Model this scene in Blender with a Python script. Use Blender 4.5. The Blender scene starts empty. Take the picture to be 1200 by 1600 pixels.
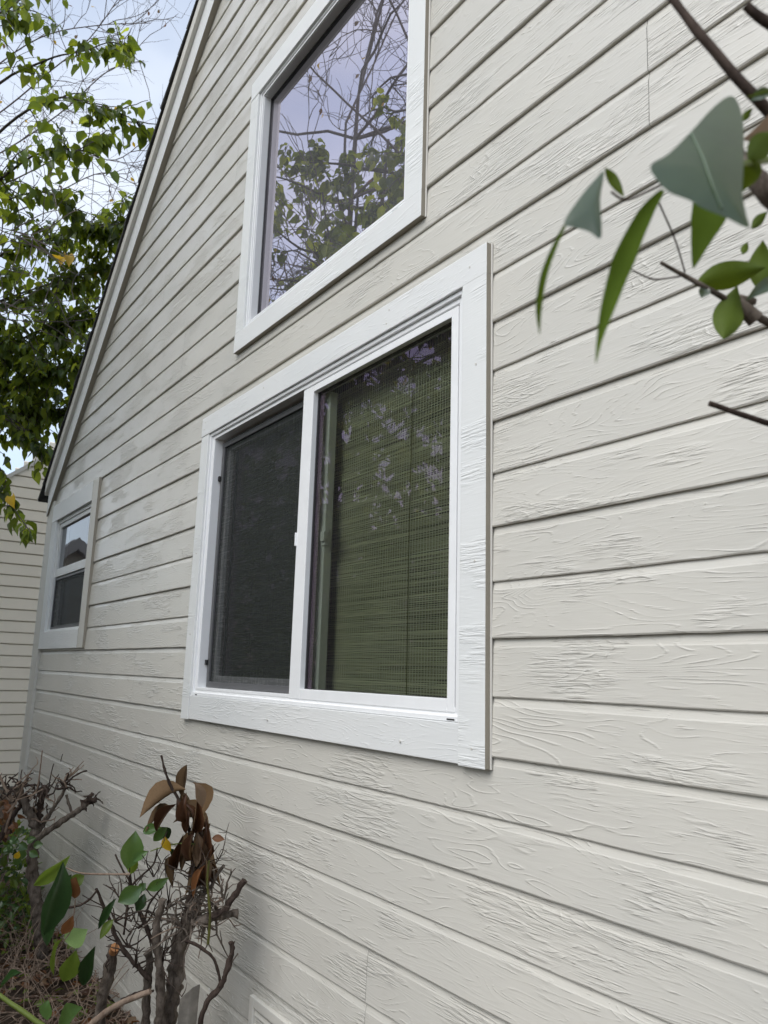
import bpy, bmesh, math, random
import numpy as np
from mathutils import Vector, Matrix, noise

random.seed(7)
# ------------------------------------------------------------------ camera
u = 0.127                       # one siding reveal (half of a 10 inch lap board)
ZG = 11.8                       # reveals between the ground and the reference groove
FPX = 1250.87                   # focal length in pixels of a 1200 x 1600 frame
yaw, pit, rol = 0.972324, 0.199131, 0.028976
Fv = Vector((-math.sin(yaw)*math.cos(pit), math.cos(yaw)*math.cos(pit), math.sin(pit)))
R0 = Fv.cross(Vector((0, 0, 1))).normalized(); U0 = R0.cross(Fv)
Rv = math.cos(rol)*R0 + math.sin(rol)*U0
Uv = -math.sin(rol)*R0 + math.cos(rol)*U0
CAM = Vector((0, -9.69104*u, (ZG-0.65889)*u))
sc = bpy.context.scene
col = sc.collection
cd = bpy.data.cameras.new('camera'); cam = bpy.data.objects.new('camera', cd); col.objects.link(cam)
cam.matrix_world = Matrix(((Rv.x, Uv.x, -Fv.x, CAM.x), (Rv.y, Uv.y, -Fv.y, CAM.y), (Rv.z, Uv.z, -Fv.z, CAM.z), (0, 0, 0, 1)))
cd.sensor_fit = 'VERTICAL'; cd.sensor_height = 36; cd.sensor_width = 27
cd.lens = FPX/1600*36; cd.clip_start = 0.02; cd.clip_end = 500
cd.dof.use_dof = True; cd.dof.focus_distance = 2.6; cd.dof.aperture_fstop = 8.5
sc.camera = cam

# ------------------------------------------------------------------ sky, sun, exposure
SUN_EL, SUN_AZ = math.radians(48), math.radians(172)      # azimuth clockwise from +Y: the sun stands in front of the wall
w = bpy.data.worlds.new('World'); sc.world = w; w.use_nodes = True
nt = w.node_tree; nt.nodes.clear()
def N(tree, typ, **kw):
    n = tree.nodes.new(typ)
    for k, v in kw.items():
        if k.startswith('i_'):
            n.inputs[int(k[2:]) if k[2:].isdigit() else k[2:].replace('_', ' ')].default_value = v
        else: setattr(n, k, v)
    return n
sky = N(nt, 'ShaderNodeTexSky', sky_type='NISHITA', sun_disc=False, sun_elevation=SUN_EL, sun_rotation=SUN_AZ)
bg1 = N(nt, 'ShaderNodeBackground'); bg1.inputs[1].default_value = 0.14
bg2 = N(nt, 'ShaderNodeBackground'); bg2.inputs[0].default_value = (0.90, 0.945, 1, 1); bg2.inputs[1].default_value = 0.80
tc = N(nt, 'ShaderNodeTexCoord')
mp = N(nt, 'ShaderNodeMapping'); mp.inputs['Scale'].default_value = (1.0, 1.0, 2.2)
nz = N(nt, 'ShaderNodeTexNoise'); nz.inputs['Scale'].default_value = 1.7; nz.inputs['Detail'].default_value = 5; nz.inputs['Roughness'].default_value = 0.5
rp = N(nt, 'ShaderNodeValToRGB'); rp.color_ramp.elements[0].position = 0.28; rp.color_ramp.elements[1].position = 0.62
rp.color_ramp.elements[0].color = (0.12, 0.12, 0.12, 1); rp.color_ramp.elements[1].color = (0.8, 0.8, 0.8, 1)
mx = N(nt, 'ShaderNodeMixShader'); wo = N(nt, 'ShaderNodeOutputWorld')
L = nt.links.new
L(sky.outputs[0], bg1.inputs[0]); L(tc.outputs['Generated'], mp.inputs[0]); L(mp.outputs[0], nz.inputs[0]); L(nz.outputs[0], rp.inputs[0])
L(rp.outputs[0], mx.inputs[0]); L(bg1.outputs[0], mx.inputs[1]); L(bg2.outputs[0], mx.inputs[2]); L(mx.outputs[0], wo.inputs[0])
sd = bpy.data.lights.new('sun', 'SUN'); sd.energy = 1.4; sd.angle = math.radians(50); sd.color = (1, 0.98, 0.95)
so = bpy.data.objects.new('sun', sd); col.objects.link(so)
sdir = Vector((math.sin(SUN_AZ)*math.cos(SUN_EL), math.cos(SUN_AZ)*math.cos(SUN_EL), math.sin(SUN_EL)))
so.rotation_euler = (-sdir).to_track_quat('-Z', 'Y').to_euler(); so.location = (0, -8, 12)
sc.view_settings.view_transform = 'Standard'; sc.view_settings.look = 'None'; sc.view_settings.gamma = 1
sc.view_settings.exposure = 0.72; sc.view_settings.use_curve_mapping = False

cy = sc.cycles; cy.max_bounces = 7; cy.diffuse_bounces = 3; cy.glossy_bounces = 3; cy.transmission_bounces = 4; cy.transparent_max_bounces = 8
cy.adaptive_threshold = 0.02; cy.caustics_reflective = False; cy.caustics_refractive = False

# ------------------------------------------------------------------ helpers
def at(px, py, d):              # the point that a 1200 x 1600 pixel shows at depth d
    return CAM + Fv*d + Rv*((px-600)*d/FPX) + Uv*((800-py)*d/FPX)
def pix(P):
    v = P-CAM; d = v.dot(Fv)
    return 600+FPX*v.dot(Rv)/d, 800-FPX*v.dot(Uv)/d, d
def zk(k): return (k+ZG)*u
def tag(o, label=None, cat=None, group=None, kind=None):
    if label: o['label'] = label
    if cat: o['category'] = cat
    if group: o['group'] = group
    if kind: o['kind'] = kind
    return o
def empty(name, loc=(0, 0, 0)):
    o = bpy.data.objects.new(name, None); col.objects.link(o); o.location = loc; o.empty_display_size = 0.1; return o
def link(name, me, parent=None):
    o = bpy.data.objects.new(name, me); col.objects.link(o)
    if parent is not None:
        o.parent = parent
        r = parent; off = Vector(r.location)
        while r.parent: r = r.parent; off += Vector(r.location)
        o.location = -off
    return o
class MB:
    def __init__(s): s.v = []; s.f = []; s.sm = []
    def add(s, v, f, smooth=False):
        b = len(s.v); s.v += [tuple(q) for q in v]; s.f += [tuple(b+i for i in q) for q in f]; s.sm += [smooth]*len(f)
    def box(s, x0, x1, y0, y1, z0, z1):
        s.add([(x0,y0,z0),(x1,y0,z0),(x1,y1,z0),(x0,y1,z0),(x0,y0,z1),(x1,y0,z1),(x1,y1,z1),(x0,y1,z1)],
              [(0,3,2,1),(4,5,6,7),(0,1,5,4),(1,2,6,5),(2,3,7,6),(3,0,4,7)])
    def tube(s, pts, rad, n=6, cap=True, wob=0.0):
        pts = [Vector(p) for p in pts]
        prev = None; rings = []
        for i, p in enumerate(pts):
            t = (pts[min(i+1, len(pts)-1)]-pts[max(i-1, 0)])
            if t.length < 1e-9: t = Vector((0, 0, 1))
            t.normalize()
            if prev is None: a = t.orthogonal().normalized()
            else:
                a = prev - t*prev.dot(t)
                a = a.normalized() if a.length > 1e-6 else t.orthogonal().normalized()
            prev = a; b = t.cross(a); r = rad[i] if hasattr(rad, '__len__') else rad
            ring = []
            for k in range(n):
                an = 2*math.pi*k/n
                rr = r*(1+wob*noise.noise(p*45+(a*math.cos(an)+b*math.sin(an))*1.6)*2)
                ring.append(p + a*math.cos(an)*rr + b*math.sin(an)*rr)
            rings.append(ring)
        v = [q for r_ in rings for q in r_]; f = []
        for i in range(len(pts)-1):
            for k in range(n):
                f.append((i*n+k, i*n+(k+1) % n, (i+1)*n+(k+1) % n, (i+1)*n+k))
        s.add(v, f, n > 4)
        if cap:
            s.add(rings[0], [tuple(reversed(range(n)))]); s.add(rings[-1], [tuple(range(n))])
    def mesh(s, name, mat):
        me = bpy.data.meshes.new(name); me.from_pydata(s.v, [], s.f); me.polygons.foreach_set('use_smooth', s.sm)
        if mat:
            for m in (mat if isinstance(mat, (list, tuple)) else [mat]): me.materials.append(m)
        me.update(); return me
    def build(s, name, mat, parent=None): return link(name, s.mesh(name, mat), parent)
def bevel(o, wd=0.002, seg=2):
    bm = bmesh.new(); bm.from_mesh(o.data); bmesh.ops.remove_doubles(bm, verts=bm.verts, dist=1e-6)
    bmesh.ops.recalc_face_normals(bm, faces=bm.faces)
    bmesh.ops.bevel(bm, geom=list(bm.edges), offset=wd, segments=seg, affect='EDGES', profile=0.6)
    bm.to_mesh(o.data); bm.free(); return o
def bx(name, mat, parent, x0, x1, y0, y1, z0, z1, bev=0.002):
    m = MB(); m.box(x0, x1, y0, y1, z0, z1); o = m.build(name, mat, parent)
    if bev: bevel(o, bev)
    if name == 'casing_board': darken_edges(o, CEN[0], CEN[1])
    return o
CEN = [0, 0]
def darken_edges(o, cx, cz):
    """edges take wall paint darkened to deepen their shade, the face the white"""
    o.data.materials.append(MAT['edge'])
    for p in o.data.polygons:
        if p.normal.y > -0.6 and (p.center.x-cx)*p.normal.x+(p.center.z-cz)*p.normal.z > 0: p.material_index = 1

# ------------------------------------------------------------------ materials
def mat(name):
    m = bpy.data.materials.new(name); m.use_nodes = True; t = m.node_tree
    return m, t, t.nodes['Principled BSDF'], t.links.new
def math_(t, op, a, b=None, c=None):
    n = t.nodes.new('ShaderNodeMath'); n.operation = op
    for i, x in enumerate((a, b, c)):
        if x is None: continue
        if isinstance(x, (int, float)): n.inputs[i].default_value = x
        else: t.links.new(x, n.inputs[i])
    return n.outputs[0]
def ramp(t, src, stops):
    n = t.nodes.new('ShaderNodeValToRGB'); e = n.color_ramp.elements
    while len(e) < len(stops): e.new(0.5)
    for q, (p, c) in zip(e, stops):
        q.position = p; q.color = (c, c, c, 1) if isinstance(c, (int, float)) else (*c, 1)
    t.links.new(src, n.inputs[0]); return n.outputs[0]
def noise_(t, vec, scale, detail=2, rough=0.5, dist=0.0):
    n = t.nodes.new('ShaderNodeTexNoise'); n.inputs['Scale'].default_value = scale; n.inputs['Detail'].default_value = detail
    n.inputs['Roughness'].default_value = rough; n.inputs['Distortion'].default_value = dist
    t.links.new(vec, n.inputs['Vector']); return n.outputs[0]
def mapping(t, vec, scale, loc=(0, 0, 0)):
    n = t.nodes.new('ShaderNodeMapping'); n.inputs['Scale'].default_value = scale; n.inputs['Location'].default_value = loc
    t.links.new(vec, n.inputs[0]); return n.outputs[0]
def mixc(t, fac, a, b, mode='MIX'):
    n = t.nodes.new('ShaderNodeMix'); n.data_type = 'RGBA'; n.blend_type = mode
    for i, x in ((0, fac), (6, a), (7, b)):
        if isinstance(x, (int, float)): n.inputs[i].default_value = x
        elif isinstance(x, tuple): n.inputs[i].default_value = (*x, 1)
        else: t.links.new(x, n.inputs[i])
    return n.outputs[2]
def objvec(t, rnd=7.0):
    """object coordinates shifted by a random amount for each object, so no two pieces share their grain"""
    g = t.nodes.new('ShaderNodeTexCoord').outputs['Object']
    oi = t.nodes.new('ShaderNodeObjectInfo').outputs['Random']
    v = t.nodes.new('ShaderNodeVectorMath'); v.operation = 'ADD'
    cb = t.nodes.new('ShaderNodeCombineXYZ')
    for i in range(3): t.links.new(math_(t, 'MULTIPLY', oi, rnd*(1+i*1.7)), cb.inputs[i])
    t.links.new(g, v.inputs[0]); t.links.new(cb.outputs[0], v.inputs[1]); return v.outputs[0]

def grain_paint(name, c1, c2, axis='X', rough=0.5, figure=1.0, streak=1.0, strength=0.6, dist=0.0022, flakes=False):
    """thick paint over embossed or rough sawn wood grain that runs along the axis"""
    m, t, b, l = mat(name)
    v = objvec(t)
    S = (lambda a, c: (a, 1, c)) if axis == 'X' else (lambda a, c: (c, 1, a))
    fig = noise_(t, mapping(t, v, S(2.6, 15)), 1.0, 1.5, 0.45, 0.35)          # contours of a stretched noise: cathedral figure
    cont = math_(t, 'PINGPONG', math_(t, 'MULTIPLY', fig, 17), 0.5)
    ridge = ramp(t, math_(t, 'MULTIPLY', cont, 2), [(0.0, 0.0), (0.32, 0.85), (1.0, 1.0)])
    pn = noise_(t, mapping(t, v, S(2.4, 8), (11, 0, 2)), 1.0, 3, 0.6)
    patch = ramp(t, pn, [(0.52, 0.0), (0.58, 1.0)])
    fine = noise_(t, mapping(t, v, S(14, 190), (1, 0, 9)), 1.0, 2.5, 0.6, 0.3)
    finer = ramp(t, fine, [(0.38, 0.0), (0.6, 1.0)])
    mid = math_(t, 'ADD', math_(t, 'MULTIPLY', fine, 0.35), math_(t, 'MULTIPLY', pn, 0.65))
    brk = ramp(t, mid, [(0.40, 1.0), (0.46, 0.15), (0.53, 0.1), (0.575, 1.0)])
    h = math_(t, 'MULTIPLY', math_(t, 'MULTIPLY', math_(t, 'SUBTRACT', 1.0, ridge), brk), 0.7*figure)
    h = math_(t, 'ADD', h, math_(t, 'MULTIPLY', math_(t, 'MULTIPLY', finer, patch), 0.42*streak))
    h = math_(t, 'ADD', h, math_(t, 'MULTIPLY', fine, 0.18*streak))
    h = math_(t, 'ADD', h, math_(t, 'MULTIPLY', pn, 0.9*figure))
    bp = t.nodes.new('ShaderNodeBump'); bp.inputs['Strength'].default_value = strength; bp.inputs['Distance'].default_value = dist
    l(h, bp.inputs['Height']); l(bp.outputs[0], b.inputs['Normal'])
    blot = noise_(t, v, 1.7, 3, 0.6)
    c = mixc(t, ramp(t, blot, [(0.3, 0.0), (0.7, 1.0)]), c1, c2)
    if flakes:                              # flaked and splashed paint low on the wall
        ps = t.nodes.new('ShaderNodeNewGeometry').outputs['Position']; sx = t.nodes.new('ShaderNodeSeparateXYZ'); l(ps, sx.inputs[0])
        low = ramp(t, sx.outputs[2], [(0.25, 1.0), (0.75, 0.0)])
        fl = ramp(t, noise_(t, ps, 42, 4, 0.7), [(0.63, 0.0), (0.66, 1.0)])
        c = mixc(t, math_(t, 'MULTIPLY', fl, low), c, (0.8, 0.8, 0.78))
        sp = ramp(t, noise_(t, mapping(t, ps, (6, 6, 2.5)), 1.0, 5, 0.7), [(0.45, 0.0), (0.75, 0.5)])
        c = mixc(t, math_(t, 'MULTIPLY', sp, low), c, (0.30, 0.27, 0.21))
    l(c, b.inputs['Base Color'])
    b.inputs['Roughness'].default_value = rough
    b.inputs['Specular IOR Level'].default_value = 0.5
    return m
MAT = {}
MAT['siding'] = grain_paint('siding paint', (0.635, 0.61, 0.548), (0.59, 0.572, 0.52), 'X', 0.25, 0.65, 1.0, 0.8, 0.0030, True)
MAT['siding_far'] = grain_paint('wing siding paint', (0.84, 0.77, 0.64), (0.78, 0.72, 0.60), 'X', 0.55, 0.5, 0.6, 0.5, 0.002)
MAT['trim_h'] = grain_paint('white trim paint, level boards', (0.80, 0.80, 0.78), (0.74, 0.75, 0.74), 'X', 0.45, 0.7, 0.5, 0.8, 0.0018)
MAT['trim_v'] = grain_paint('white trim paint, rough sawn uprights', (0.79, 0.795, 0.775), (0.73, 0.745, 0.735), 'X', 0.5, 0.15, 1.5, 1.0, 0.0014)
MAT['edge'] = grain_paint('tan painted board edge', (0.31, 0.28, 0.225), (0.28, 0.255, 0.205), 'X', 0.6, 0.0, 0.4, 0.3, 0.001)  # wall paint taken darker, so edges and undersides read as shaded
MAT['cream'] = grain_paint('cream trim paint', (0.66, 0.635, 0.57), (0.62, 0.60, 0.545), 'X', 0.5, 0.15, 0.5, 0.4, 0.0012)
def simple(name, c, rough=0.4, spec=0.5, var=0.06, scale=9, bump=0.0, bscale=60, metal=0):
    m, t, b, l = mat(name); v = objvec(t)
    f = noise_(t, v, scale, 4, 0.6)
    lo = tuple(max(0, q*(1-var)) for q in c); hi = tuple(min(1, q*(1+var)) for q in c)
    l(mixc(t, ramp(t, f, [(0.3, 0.0), (0.7, 1.0)]), lo, hi), b.inputs['Base Color'])
    b.inputs['Roughness'].default_value = rough; b.inputs['Specular IOR Level'].default_value = spec; b.inputs['Metallic'].default_value = metal
    if bump:
        bp = t.nodes.new('ShaderNodeBump'); bp.inputs['Strength'].default_value = bump; bp.inputs['Distance'].default_value = 0.004
        l(noise_(t, v, bscale, 4, 0.65), bp.inputs['Height']); l(bp.outputs[0], b.inputs['Normal'])
    return m
MAT['vinyl'] = simple('white vinyl', (0.86, 0.865, 0.865), 0.36, 0.5, 0.025, 14, 0.04, 300)
MAT['gasket'] = simple('dark glazing gasket', (0.03, 0.03, 0.033), 0.5)
MAT['screenframe'] = simple('grey aluminium', (0.10, 0.10, 0.103), 0.45, 0.5)
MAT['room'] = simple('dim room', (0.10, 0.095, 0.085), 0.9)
MAT['black'] = simple('black rubber', (0.02, 0.02, 0.02), 0.6)
MAT['shingle'] = simple('asphalt shingle', (0.055, 0.054, 0.05), 0.95, 0.2, 0.4, 30, 0.8, 300)
MAT['sheath'] = simple('sheathing paper', (0.25, 0.235, 0.2), 0.9)
MAT['stake'] = simple('weathered wood', (0.23, 0.21, 0.18), 0.85, 0.2, 0.25, 20, 0.6, 90)
MAT['far_wall'] = simple('far tan wall', (0.45, 0.41, 0.33), 0.9)
MAT['roof_grey'] = simple('grey roof', (0.22, 0.21, 0.20), 0.9)
MAT['stem_olive'] = simple('olive stem', (0.10, 0.10, 0.025), 0.6, 0.3, 0.4, 25)
MAT['caulk'] = simple('painted caulk', (0.60, 0.58, 0.53), 0.5)

def glass_mat(name, tint, trans, ior=1.75, rough=0.0, wave=0.0, wscale=3.0, veil=0.03):
    m, t, b, l = mat(name); t.nodes.remove(b); o = t.nodes['Material Output']
    gl = t.nodes.new('ShaderNodeBsdfGlossy'); gl.inputs['Color'].default_value = (*tint, 1); gl.inputs['Roughness'].default_value = rough
    tr = t.nodes.new('ShaderNodeBsdfTransparent'); tr.inputs['Color'].default_value = (*trans, 1)
    fr = t.nodes.new('ShaderNodeFresnel'); fr.inputs['IOR'].default_value = ior
    mx = t.nodes.new('ShaderNodeMixShader'); l(fr.outputs[0], mx.inputs[0]); l(tr.outputs[0], mx.inputs[1]); l(gl.outputs[0], mx.inputs[2]); df = t.nodes.new('ShaderNodeBsdfDiffuse'); df.inputs['Color'].default_value = (0.8, 0.8, 0.84, 1)
    m2 = t.nodes.new('ShaderNodeMixShader'); l(ramp(t, noise_(t, t.nodes.new('ShaderNodeTexCoord').outputs['Object'], 3.5, 3, 0.6), [(0.3, veil*0.7), (0.7, veil*1.3)]), m2.inputs[0])  # pale diffuse veil added over the glass to lighten its reflections
    l(mx.outputs[0], m2.inputs[1]); l(df.outputs[0], m2.inputs[2]); l(m2.outputs[0], o.inputs[0])
    if wave:
        bp = t.nodes.new('ShaderNodeBump'); bp.inputs['Strength'].default_value = wave; bp.inputs['Distance'].default_value = 0.01
        l(noise_(t, objvec(t), wscale, 1, 0.5), bp.inputs['Height']); l(bp.outputs[0], gl.inputs['Normal'])
    return m
MAT['glass_up'] = glass_mat('coated glass', (1.0, 0.91, 1.0), (0.55, 0.68, 0.58), 9.0, 0, 0.03, 2.5, 0.08)
MAT['glass_lo'] = glass_mat('green tinted glass', (1.0, 0.70, 0.94), (0.90, 0.955, 0.86), 1.65, 0, 0.03, 2.5, 0.016)
MAT['glass_sm'] = glass_mat('old sash glass', (0.95, 0.97, 1.0), (0.5, 0.55, 0.5), 3.0, 0, 0.05, 3)

def screen_mat():
    m, t, b, l = mat('insect screen'); o = t.nodes['Material Output']
    b.inputs['Base Color'].default_value = (0.016, 0.019, 0.018, 1); b.inputs['Roughness'].default_value = 0.6
    tr = t.nodes.new('ShaderNodeBsdfTransparent')
    g = t.nodes.new('ShaderNodeTexCoord').outputs['Object']
    s = noise_(t, mapping(t, g, (160, 1, 9)), 1.0, 2, 0.5); s2 = noise_(t, mapping(t, g, (9, 1, 160)), 1.0, 2, 0.5)
    f = ramp(t, math_(t, 'ADD', s, s2), [(0.75, 0.50), (1.25, 0.72)])
    mx = t.nodes.new('ShaderNodeMixShader'); l(f, mx.inputs[0]); l(tr.outputs[0], mx.inputs[1]); l(b.outputs[0], mx.inputs[2]); l(mx.outputs[0], o.inputs[0])
    return m
MAT['screen'] = screen_mat()

def reed_mat():
    m, t, b, l = mat('woven reed')
    r = t.nodes.new('ShaderNodeNewGeometry').outputs['Random Per Island']
    g = t.nodes.new('ShaderNodeTexCoord').outputs['Object']
    n = noise_(t, mapping(t, g, (6, 1, 240)), 1.0, 3, 0.6)
    c = ramp(t, math_(t, 'ADD', math_(t, 'MULTIPLY', r, 0.5), math_(t, 'MULTIPLY', n, 0.6)), [(0.2, (0.42, 0.42, 0.27)), (0.6, (0.66, 0.66, 0.46)), (0.95, (0.88, 0.88, 0.68))])
    l(c, b.inputs['Base Color']); b.inputs['Roughness'].default_value = 0.6
    return m
MAT['reed'] = reed_mat()
MAT['cord'] = simple('blind cord', (0.70, 0.70, 0.56), 0.8)

def leaf_mat(name, top, under, rough=0.38, trans=0.35, tcol=None, spread=0.35, spec=0.5):
    """a leaf: glossy upper face, paler matt underside, light shining through"""
    m, t, b, l = mat(name); o = t.nodes['Material Output']
    geo = t.nodes.new('ShaderNodeNewGeometry'); oi = t.nodes.new('ShaderNodeObjectInfo')
    rnd = math_(t, 'FRACT', math_(t, 'ADD', math_(t, 'MULTIPLY', geo.outputs['Random Per Island'], 3.3), math_(t, 'MULTIPLY', oi.outputs['Random'], 5.7)))
    v = t.nodes.new('ShaderNodeTexCoord').outputs['Object']
    nn = noise_(t, v, 35, 3, 0.6)
    k = math_(t, 'ADD', math_(t, 'MULTIPLY', rnd, 2*spread), math_(t, 'ADD', math_(t, 'MULTIPLY', nn, 0.5), 0.75-spread))
    cT = mixc(t, 1.0, top, k, 'MULTIPLY'); cU = mixc(t, 1.0, under, k, 'MULTIPLY')
    c = mixc(t, geo.outputs['Backfacing'], cT, cU)
    l(c, b.inputs['Base Color']); l(math_(t, 'MULTIPLY_ADD', geo.outputs['Backfacing'], -0.75*spec, spec), b.inputs['Specular IOR Level'])
    l(math_(t, 'ADD', math_(t, 'MULTIPLY', geo.outputs['Backfacing'], 0.3), rough), b.inputs['Roughness'])
    tl = t.nodes.new('ShaderNodeBsdfTranslucent'); tc_ = tcol or tuple(min(1, q*2.2) for q in top)
    l(mixc(t, 1.0, tc_, k, 'MULTIPLY'), tl.inputs['Color'])
    mx = t.nodes.new('ShaderNodeMixShader'); mx.inputs[0].default_value = trans
    l(b.outputs[0], mx.inputs[1]); l(tl.outputs[0], mx.inputs[2]); l(mx.outputs[0], o.inputs[0])
    return m
MAT['leaf_tree'] = leaf_mat('broad tree leaf', (0.045, 0.08, 0.018), (0.08, 0.11, 0.04), 0.42, 0.38, (0.29, 0.37, 0.025), 0.45)
MAT['leaf_lime'] = leaf_mat('lime tree leaf', (0.10, 0.15, 0.02), (0.12, 0.17, 0.05), 0.42, 0.45, (0.55, 0.62, 0.05), 0.3)
MAT['leaf_yellow'] = leaf_mat('yellowing leaf', (0.55, 0.36, 0.02), (0.5, 0.36, 0.06), 0.5, 0.4, (0.8, 0.5, 0.03), 0.15)
MAT['leaf_hedge'] = leaf_mat('hedge leaf', (0.035, 0.075, 0.018), (0.06, 0.10, 0.035), 0.4, 0.25, None, 0.35)
MAT['leaf_near'] = leaf_mat('glossy near leaf', (0.022, 0.05, 0.024), (0.065, 0.10, 0.010), 0.33, 0.2, (0.22, 0.30, 0.015), 0.1, 1.0)
MAT['leaf_nearo'] = leaf_mat('olive near leaf', (0.05, 0.085, 0.010), (0.05, 0.085, 0.010), 0.5, 0.22, (0.20, 0.28, 0.012), 0.1, 0.3)
MAT['leaf_shrub'] = leaf_mat('shrub leaf', (0.055, 0.11, 0.035), (0.13, 0.18, 0.04), 0.33, 0.25, (0.25, 0.38, 0.05), 0.25, 0.6)
MAT['leaf_dark'] = leaf_mat('dark shrub leaf', (0.022, 0.05, 0.014), (0.06, 0.10, 0.02), 0.3, 0.15, None, 0.2, 0.6)
MAT['leaf_olive'] = leaf_mat('olive shrub leaf', (0.11, 0.16, 0.02), (0.14, 0.19, 0.03), 0.4, 0.3, None, 0.2)
MAT['leaf_pale'] = leaf_mat('pale shrub leaf', (0.20, 0.30, 0.11), (0.22, 0.30, 0.12), 0.45, 0.3, None, 0.15)
MAT['leaf_dead'] = leaf_mat('dead brown leaf', (0.085, 0.04, 0.021), (0.15, 0.095, 0.05), 0.38, 0.08, (0.15, 0.06, 0.02), 0.35)
MAT['leaf_tan'] = leaf_mat('dry tan leaf', (0.17, 0.11, 0.065), (0.19, 0.135, 0.08), 0.55, 0.15, None, 0.2)
MAT['leaf_rust'] = leaf_mat('rust brown leaf', (0.15, 0.062, 0.022), (0.18, 0.09, 0.035), 0.5, 0.2, None, 0.2)
def bark_mat(name, c1, c2, sc_=40, bump=0.9):
    m, t, b, l = mat(name); v = t.nodes.new('ShaderNodeTexCoord').outputs['Object']
    n = noise_(t, mapping(t, v, (1, 1, 0.35)), sc_, 5, 0.7, 0.4)
    l(mixc(t, ramp(t, n, [(0.35, 0.0), (0.65, 1.0)]), c1, c2), b.inputs['Base Color']); b.inputs['Roughness'].default_value = 0.9
    b.inputs['Specular IOR Level'].default_value = 0.2
    bp = t.nodes.new('ShaderNodeBump'); bp.inputs['Strength'].default_value = bump; bp.inputs['Distance'].default_value = 0.006
    l(n, bp.inputs['Height']); l(bp.outputs[0], b.inputs['Normal']); return m
MAT['bark'] = bark_mat('grey brown bark', (0.055, 0.042, 0.032), (0.20, 0.165, 0.135))
MAT['bark_tree'] = bark_mat('tree bark', (0.05, 0.042, 0.035), (0.14, 0.12, 0.10), 25)
MAT['bark_dark'] = bark_mat('dark twig bark', (0.03, 0.02, 0.016), (0.085, 0.062, 0.05), 60, 0.5)
MAT['bark_pale'] = bark_mat('pale cane bark', (0.16, 0.11, 0.08), (0.30, 0.23, 0.175), 35, 0.4)
MAT['bark_bare'] = bark_mat('bare twig bark', (0.11, 0.09, 0.085), (0.20, 0.17, 0.155), 30, 0.2)
MAT['stem_green'] = simple('green stem', (0.13, 0.17, 0.03), 0.5)
MAT['rib'] = simple('leaf midrib', (0.10, 0.145, 0.09), 0.5)
MAT['cutwood'] = simple('fresh cut wood', (0.42, 0.20, 0.085), 0.8, 0.2, 0.3, 60)
def soil_mat():
    m, t, b, l = mat('soil'); v = t.nodes.new('ShaderNodeTexCoord').outputs['Object']
    n = noise_(t, v, 9, 8, 0.75); n2 = noise_(t, v, 70, 5, 0.7)
    c = ramp(t, math_(t, 'ADD', math_(t, 'MULTIPLY', n, 0.6), math_(t, 'MULTIPLY', n2, 0.4)), [(0.3, (0.035, 0.024, 0.017)), (0.52, (0.085, 0.06, 0.043)), (0.72, (0.16, 0.125, 0.095))])
    l(c, b.inputs['Base Color']); b.inputs['Roughness'].default_value = 0.95; b.inputs['Specular IOR Level'].default_value = 0.15
    bp = t.nodes.new('ShaderNodeBump'); bp.inputs['Strength'].default_value = 1; bp.inputs['Distance'].default_value = 0.03
    l(n2, bp.inputs['Height']); l(bp.outputs[0], b.inputs['Normal']); return m
MAT['soil'] = soil_mat()

# ------------------------------------------------------------------ ground
g = MB(); xs = np.concatenate([[-200, -60, -25], np.arange(-12, 4.01, 0.25), [12, 60, 200]]); ys = np.concatenate([[-200, -60, -20, -10], np.arange(-5, 1.01, 0.25), [3, 10, 60, 200]])
vv = [(x, y, 0.03*noise.noise(Vector((x*1.3, y*1.3, 0)))+0.015*noise.noise(Vector((x*5, y*5, 2))) if -12 < x < 4 and -5 < y < 1 else 0) for y in ys for x in xs]
nx = len(xs)
g.add(vv, [(j*nx+i, j*nx+i+1, (j+1)*nx+i+1, (j+1)*nx+i) for j in range(len(ys)-1) for i in range(nx-1)], True)
tag(g.build('ground', MAT['soil']), kind='structure')

# ------------------------------------------------------------------ the gable house
house = tag(empty('house', (-47.6*u, 0, 0)), 'gabled house with cream lap siding and white framed windows', 'house')
SL, IC = 0.86864, 49.458                    # underside of the rake: Z = SL X + IC (in reveals)
XR, XP = 23.4, -12.1                        # right corner and ridge of the gable
ZP = SL*XP+IC
def rake_left(z): return (z-IC)/SL
def rake_right(z): return 2*XP-rake_left(z)
XL = -47.05                                 # right edge of the corner board
# casings: outer x0, x1, z0, z1 and opening x0, x1, z0, z1 (reveals)
WIN = dict(
    main=dict(o=(-25.06, -10.71, -2.22, 7.63), i=(-24.45, -11.43, -1.49, 6.98)),
    upper=dict(o=(-22.82, -12.88, 9.27, 19.15), i=(-22.22, -13.52, 9.95, 18.45)),
    small=dict(o=(-47.0, -37.8, 0.10, 8.02), i=(-45.9, -38.75, 1.0, 7.05)))
RNG = random.Random(3)
PROFILE = [(0.0, 0.016), (0.0, -0.003), (0.025, -0.0048), (0.845, -0.0012), (0.862, -0.0002), (0.988, 0.0040), (1.0, 0.0046), (1.0, -0.0006), (1.02, -0.0022), (1.84, 0.0004), (1.857, 0.0014), (1.987, 0.0050), (2.0, 0.0066), (2.05, 0.0125)]
def clip_profile(z0, z1):
    out = []
    for (a, ya), (b_, yb) in zip(PROFILE, PROFILE[1:]):
        if b_ < z0 or a > z1: continue
        pa, pb = (a, ya), (b_, yb)
        if a < z0 and b_ > a: f = (z0-a)/(b_-a); pa = (z0, ya+(yb-ya)*f)
        if b_ > z1 and b_ > a: f = (z1-a)/(b_-a); pb = (z1, ya+(yb-ya)*f)
        if not out or out[-1] != pa: out.append(pa)
        if out[-1] != pb: out.append(pb)
    return out
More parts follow.
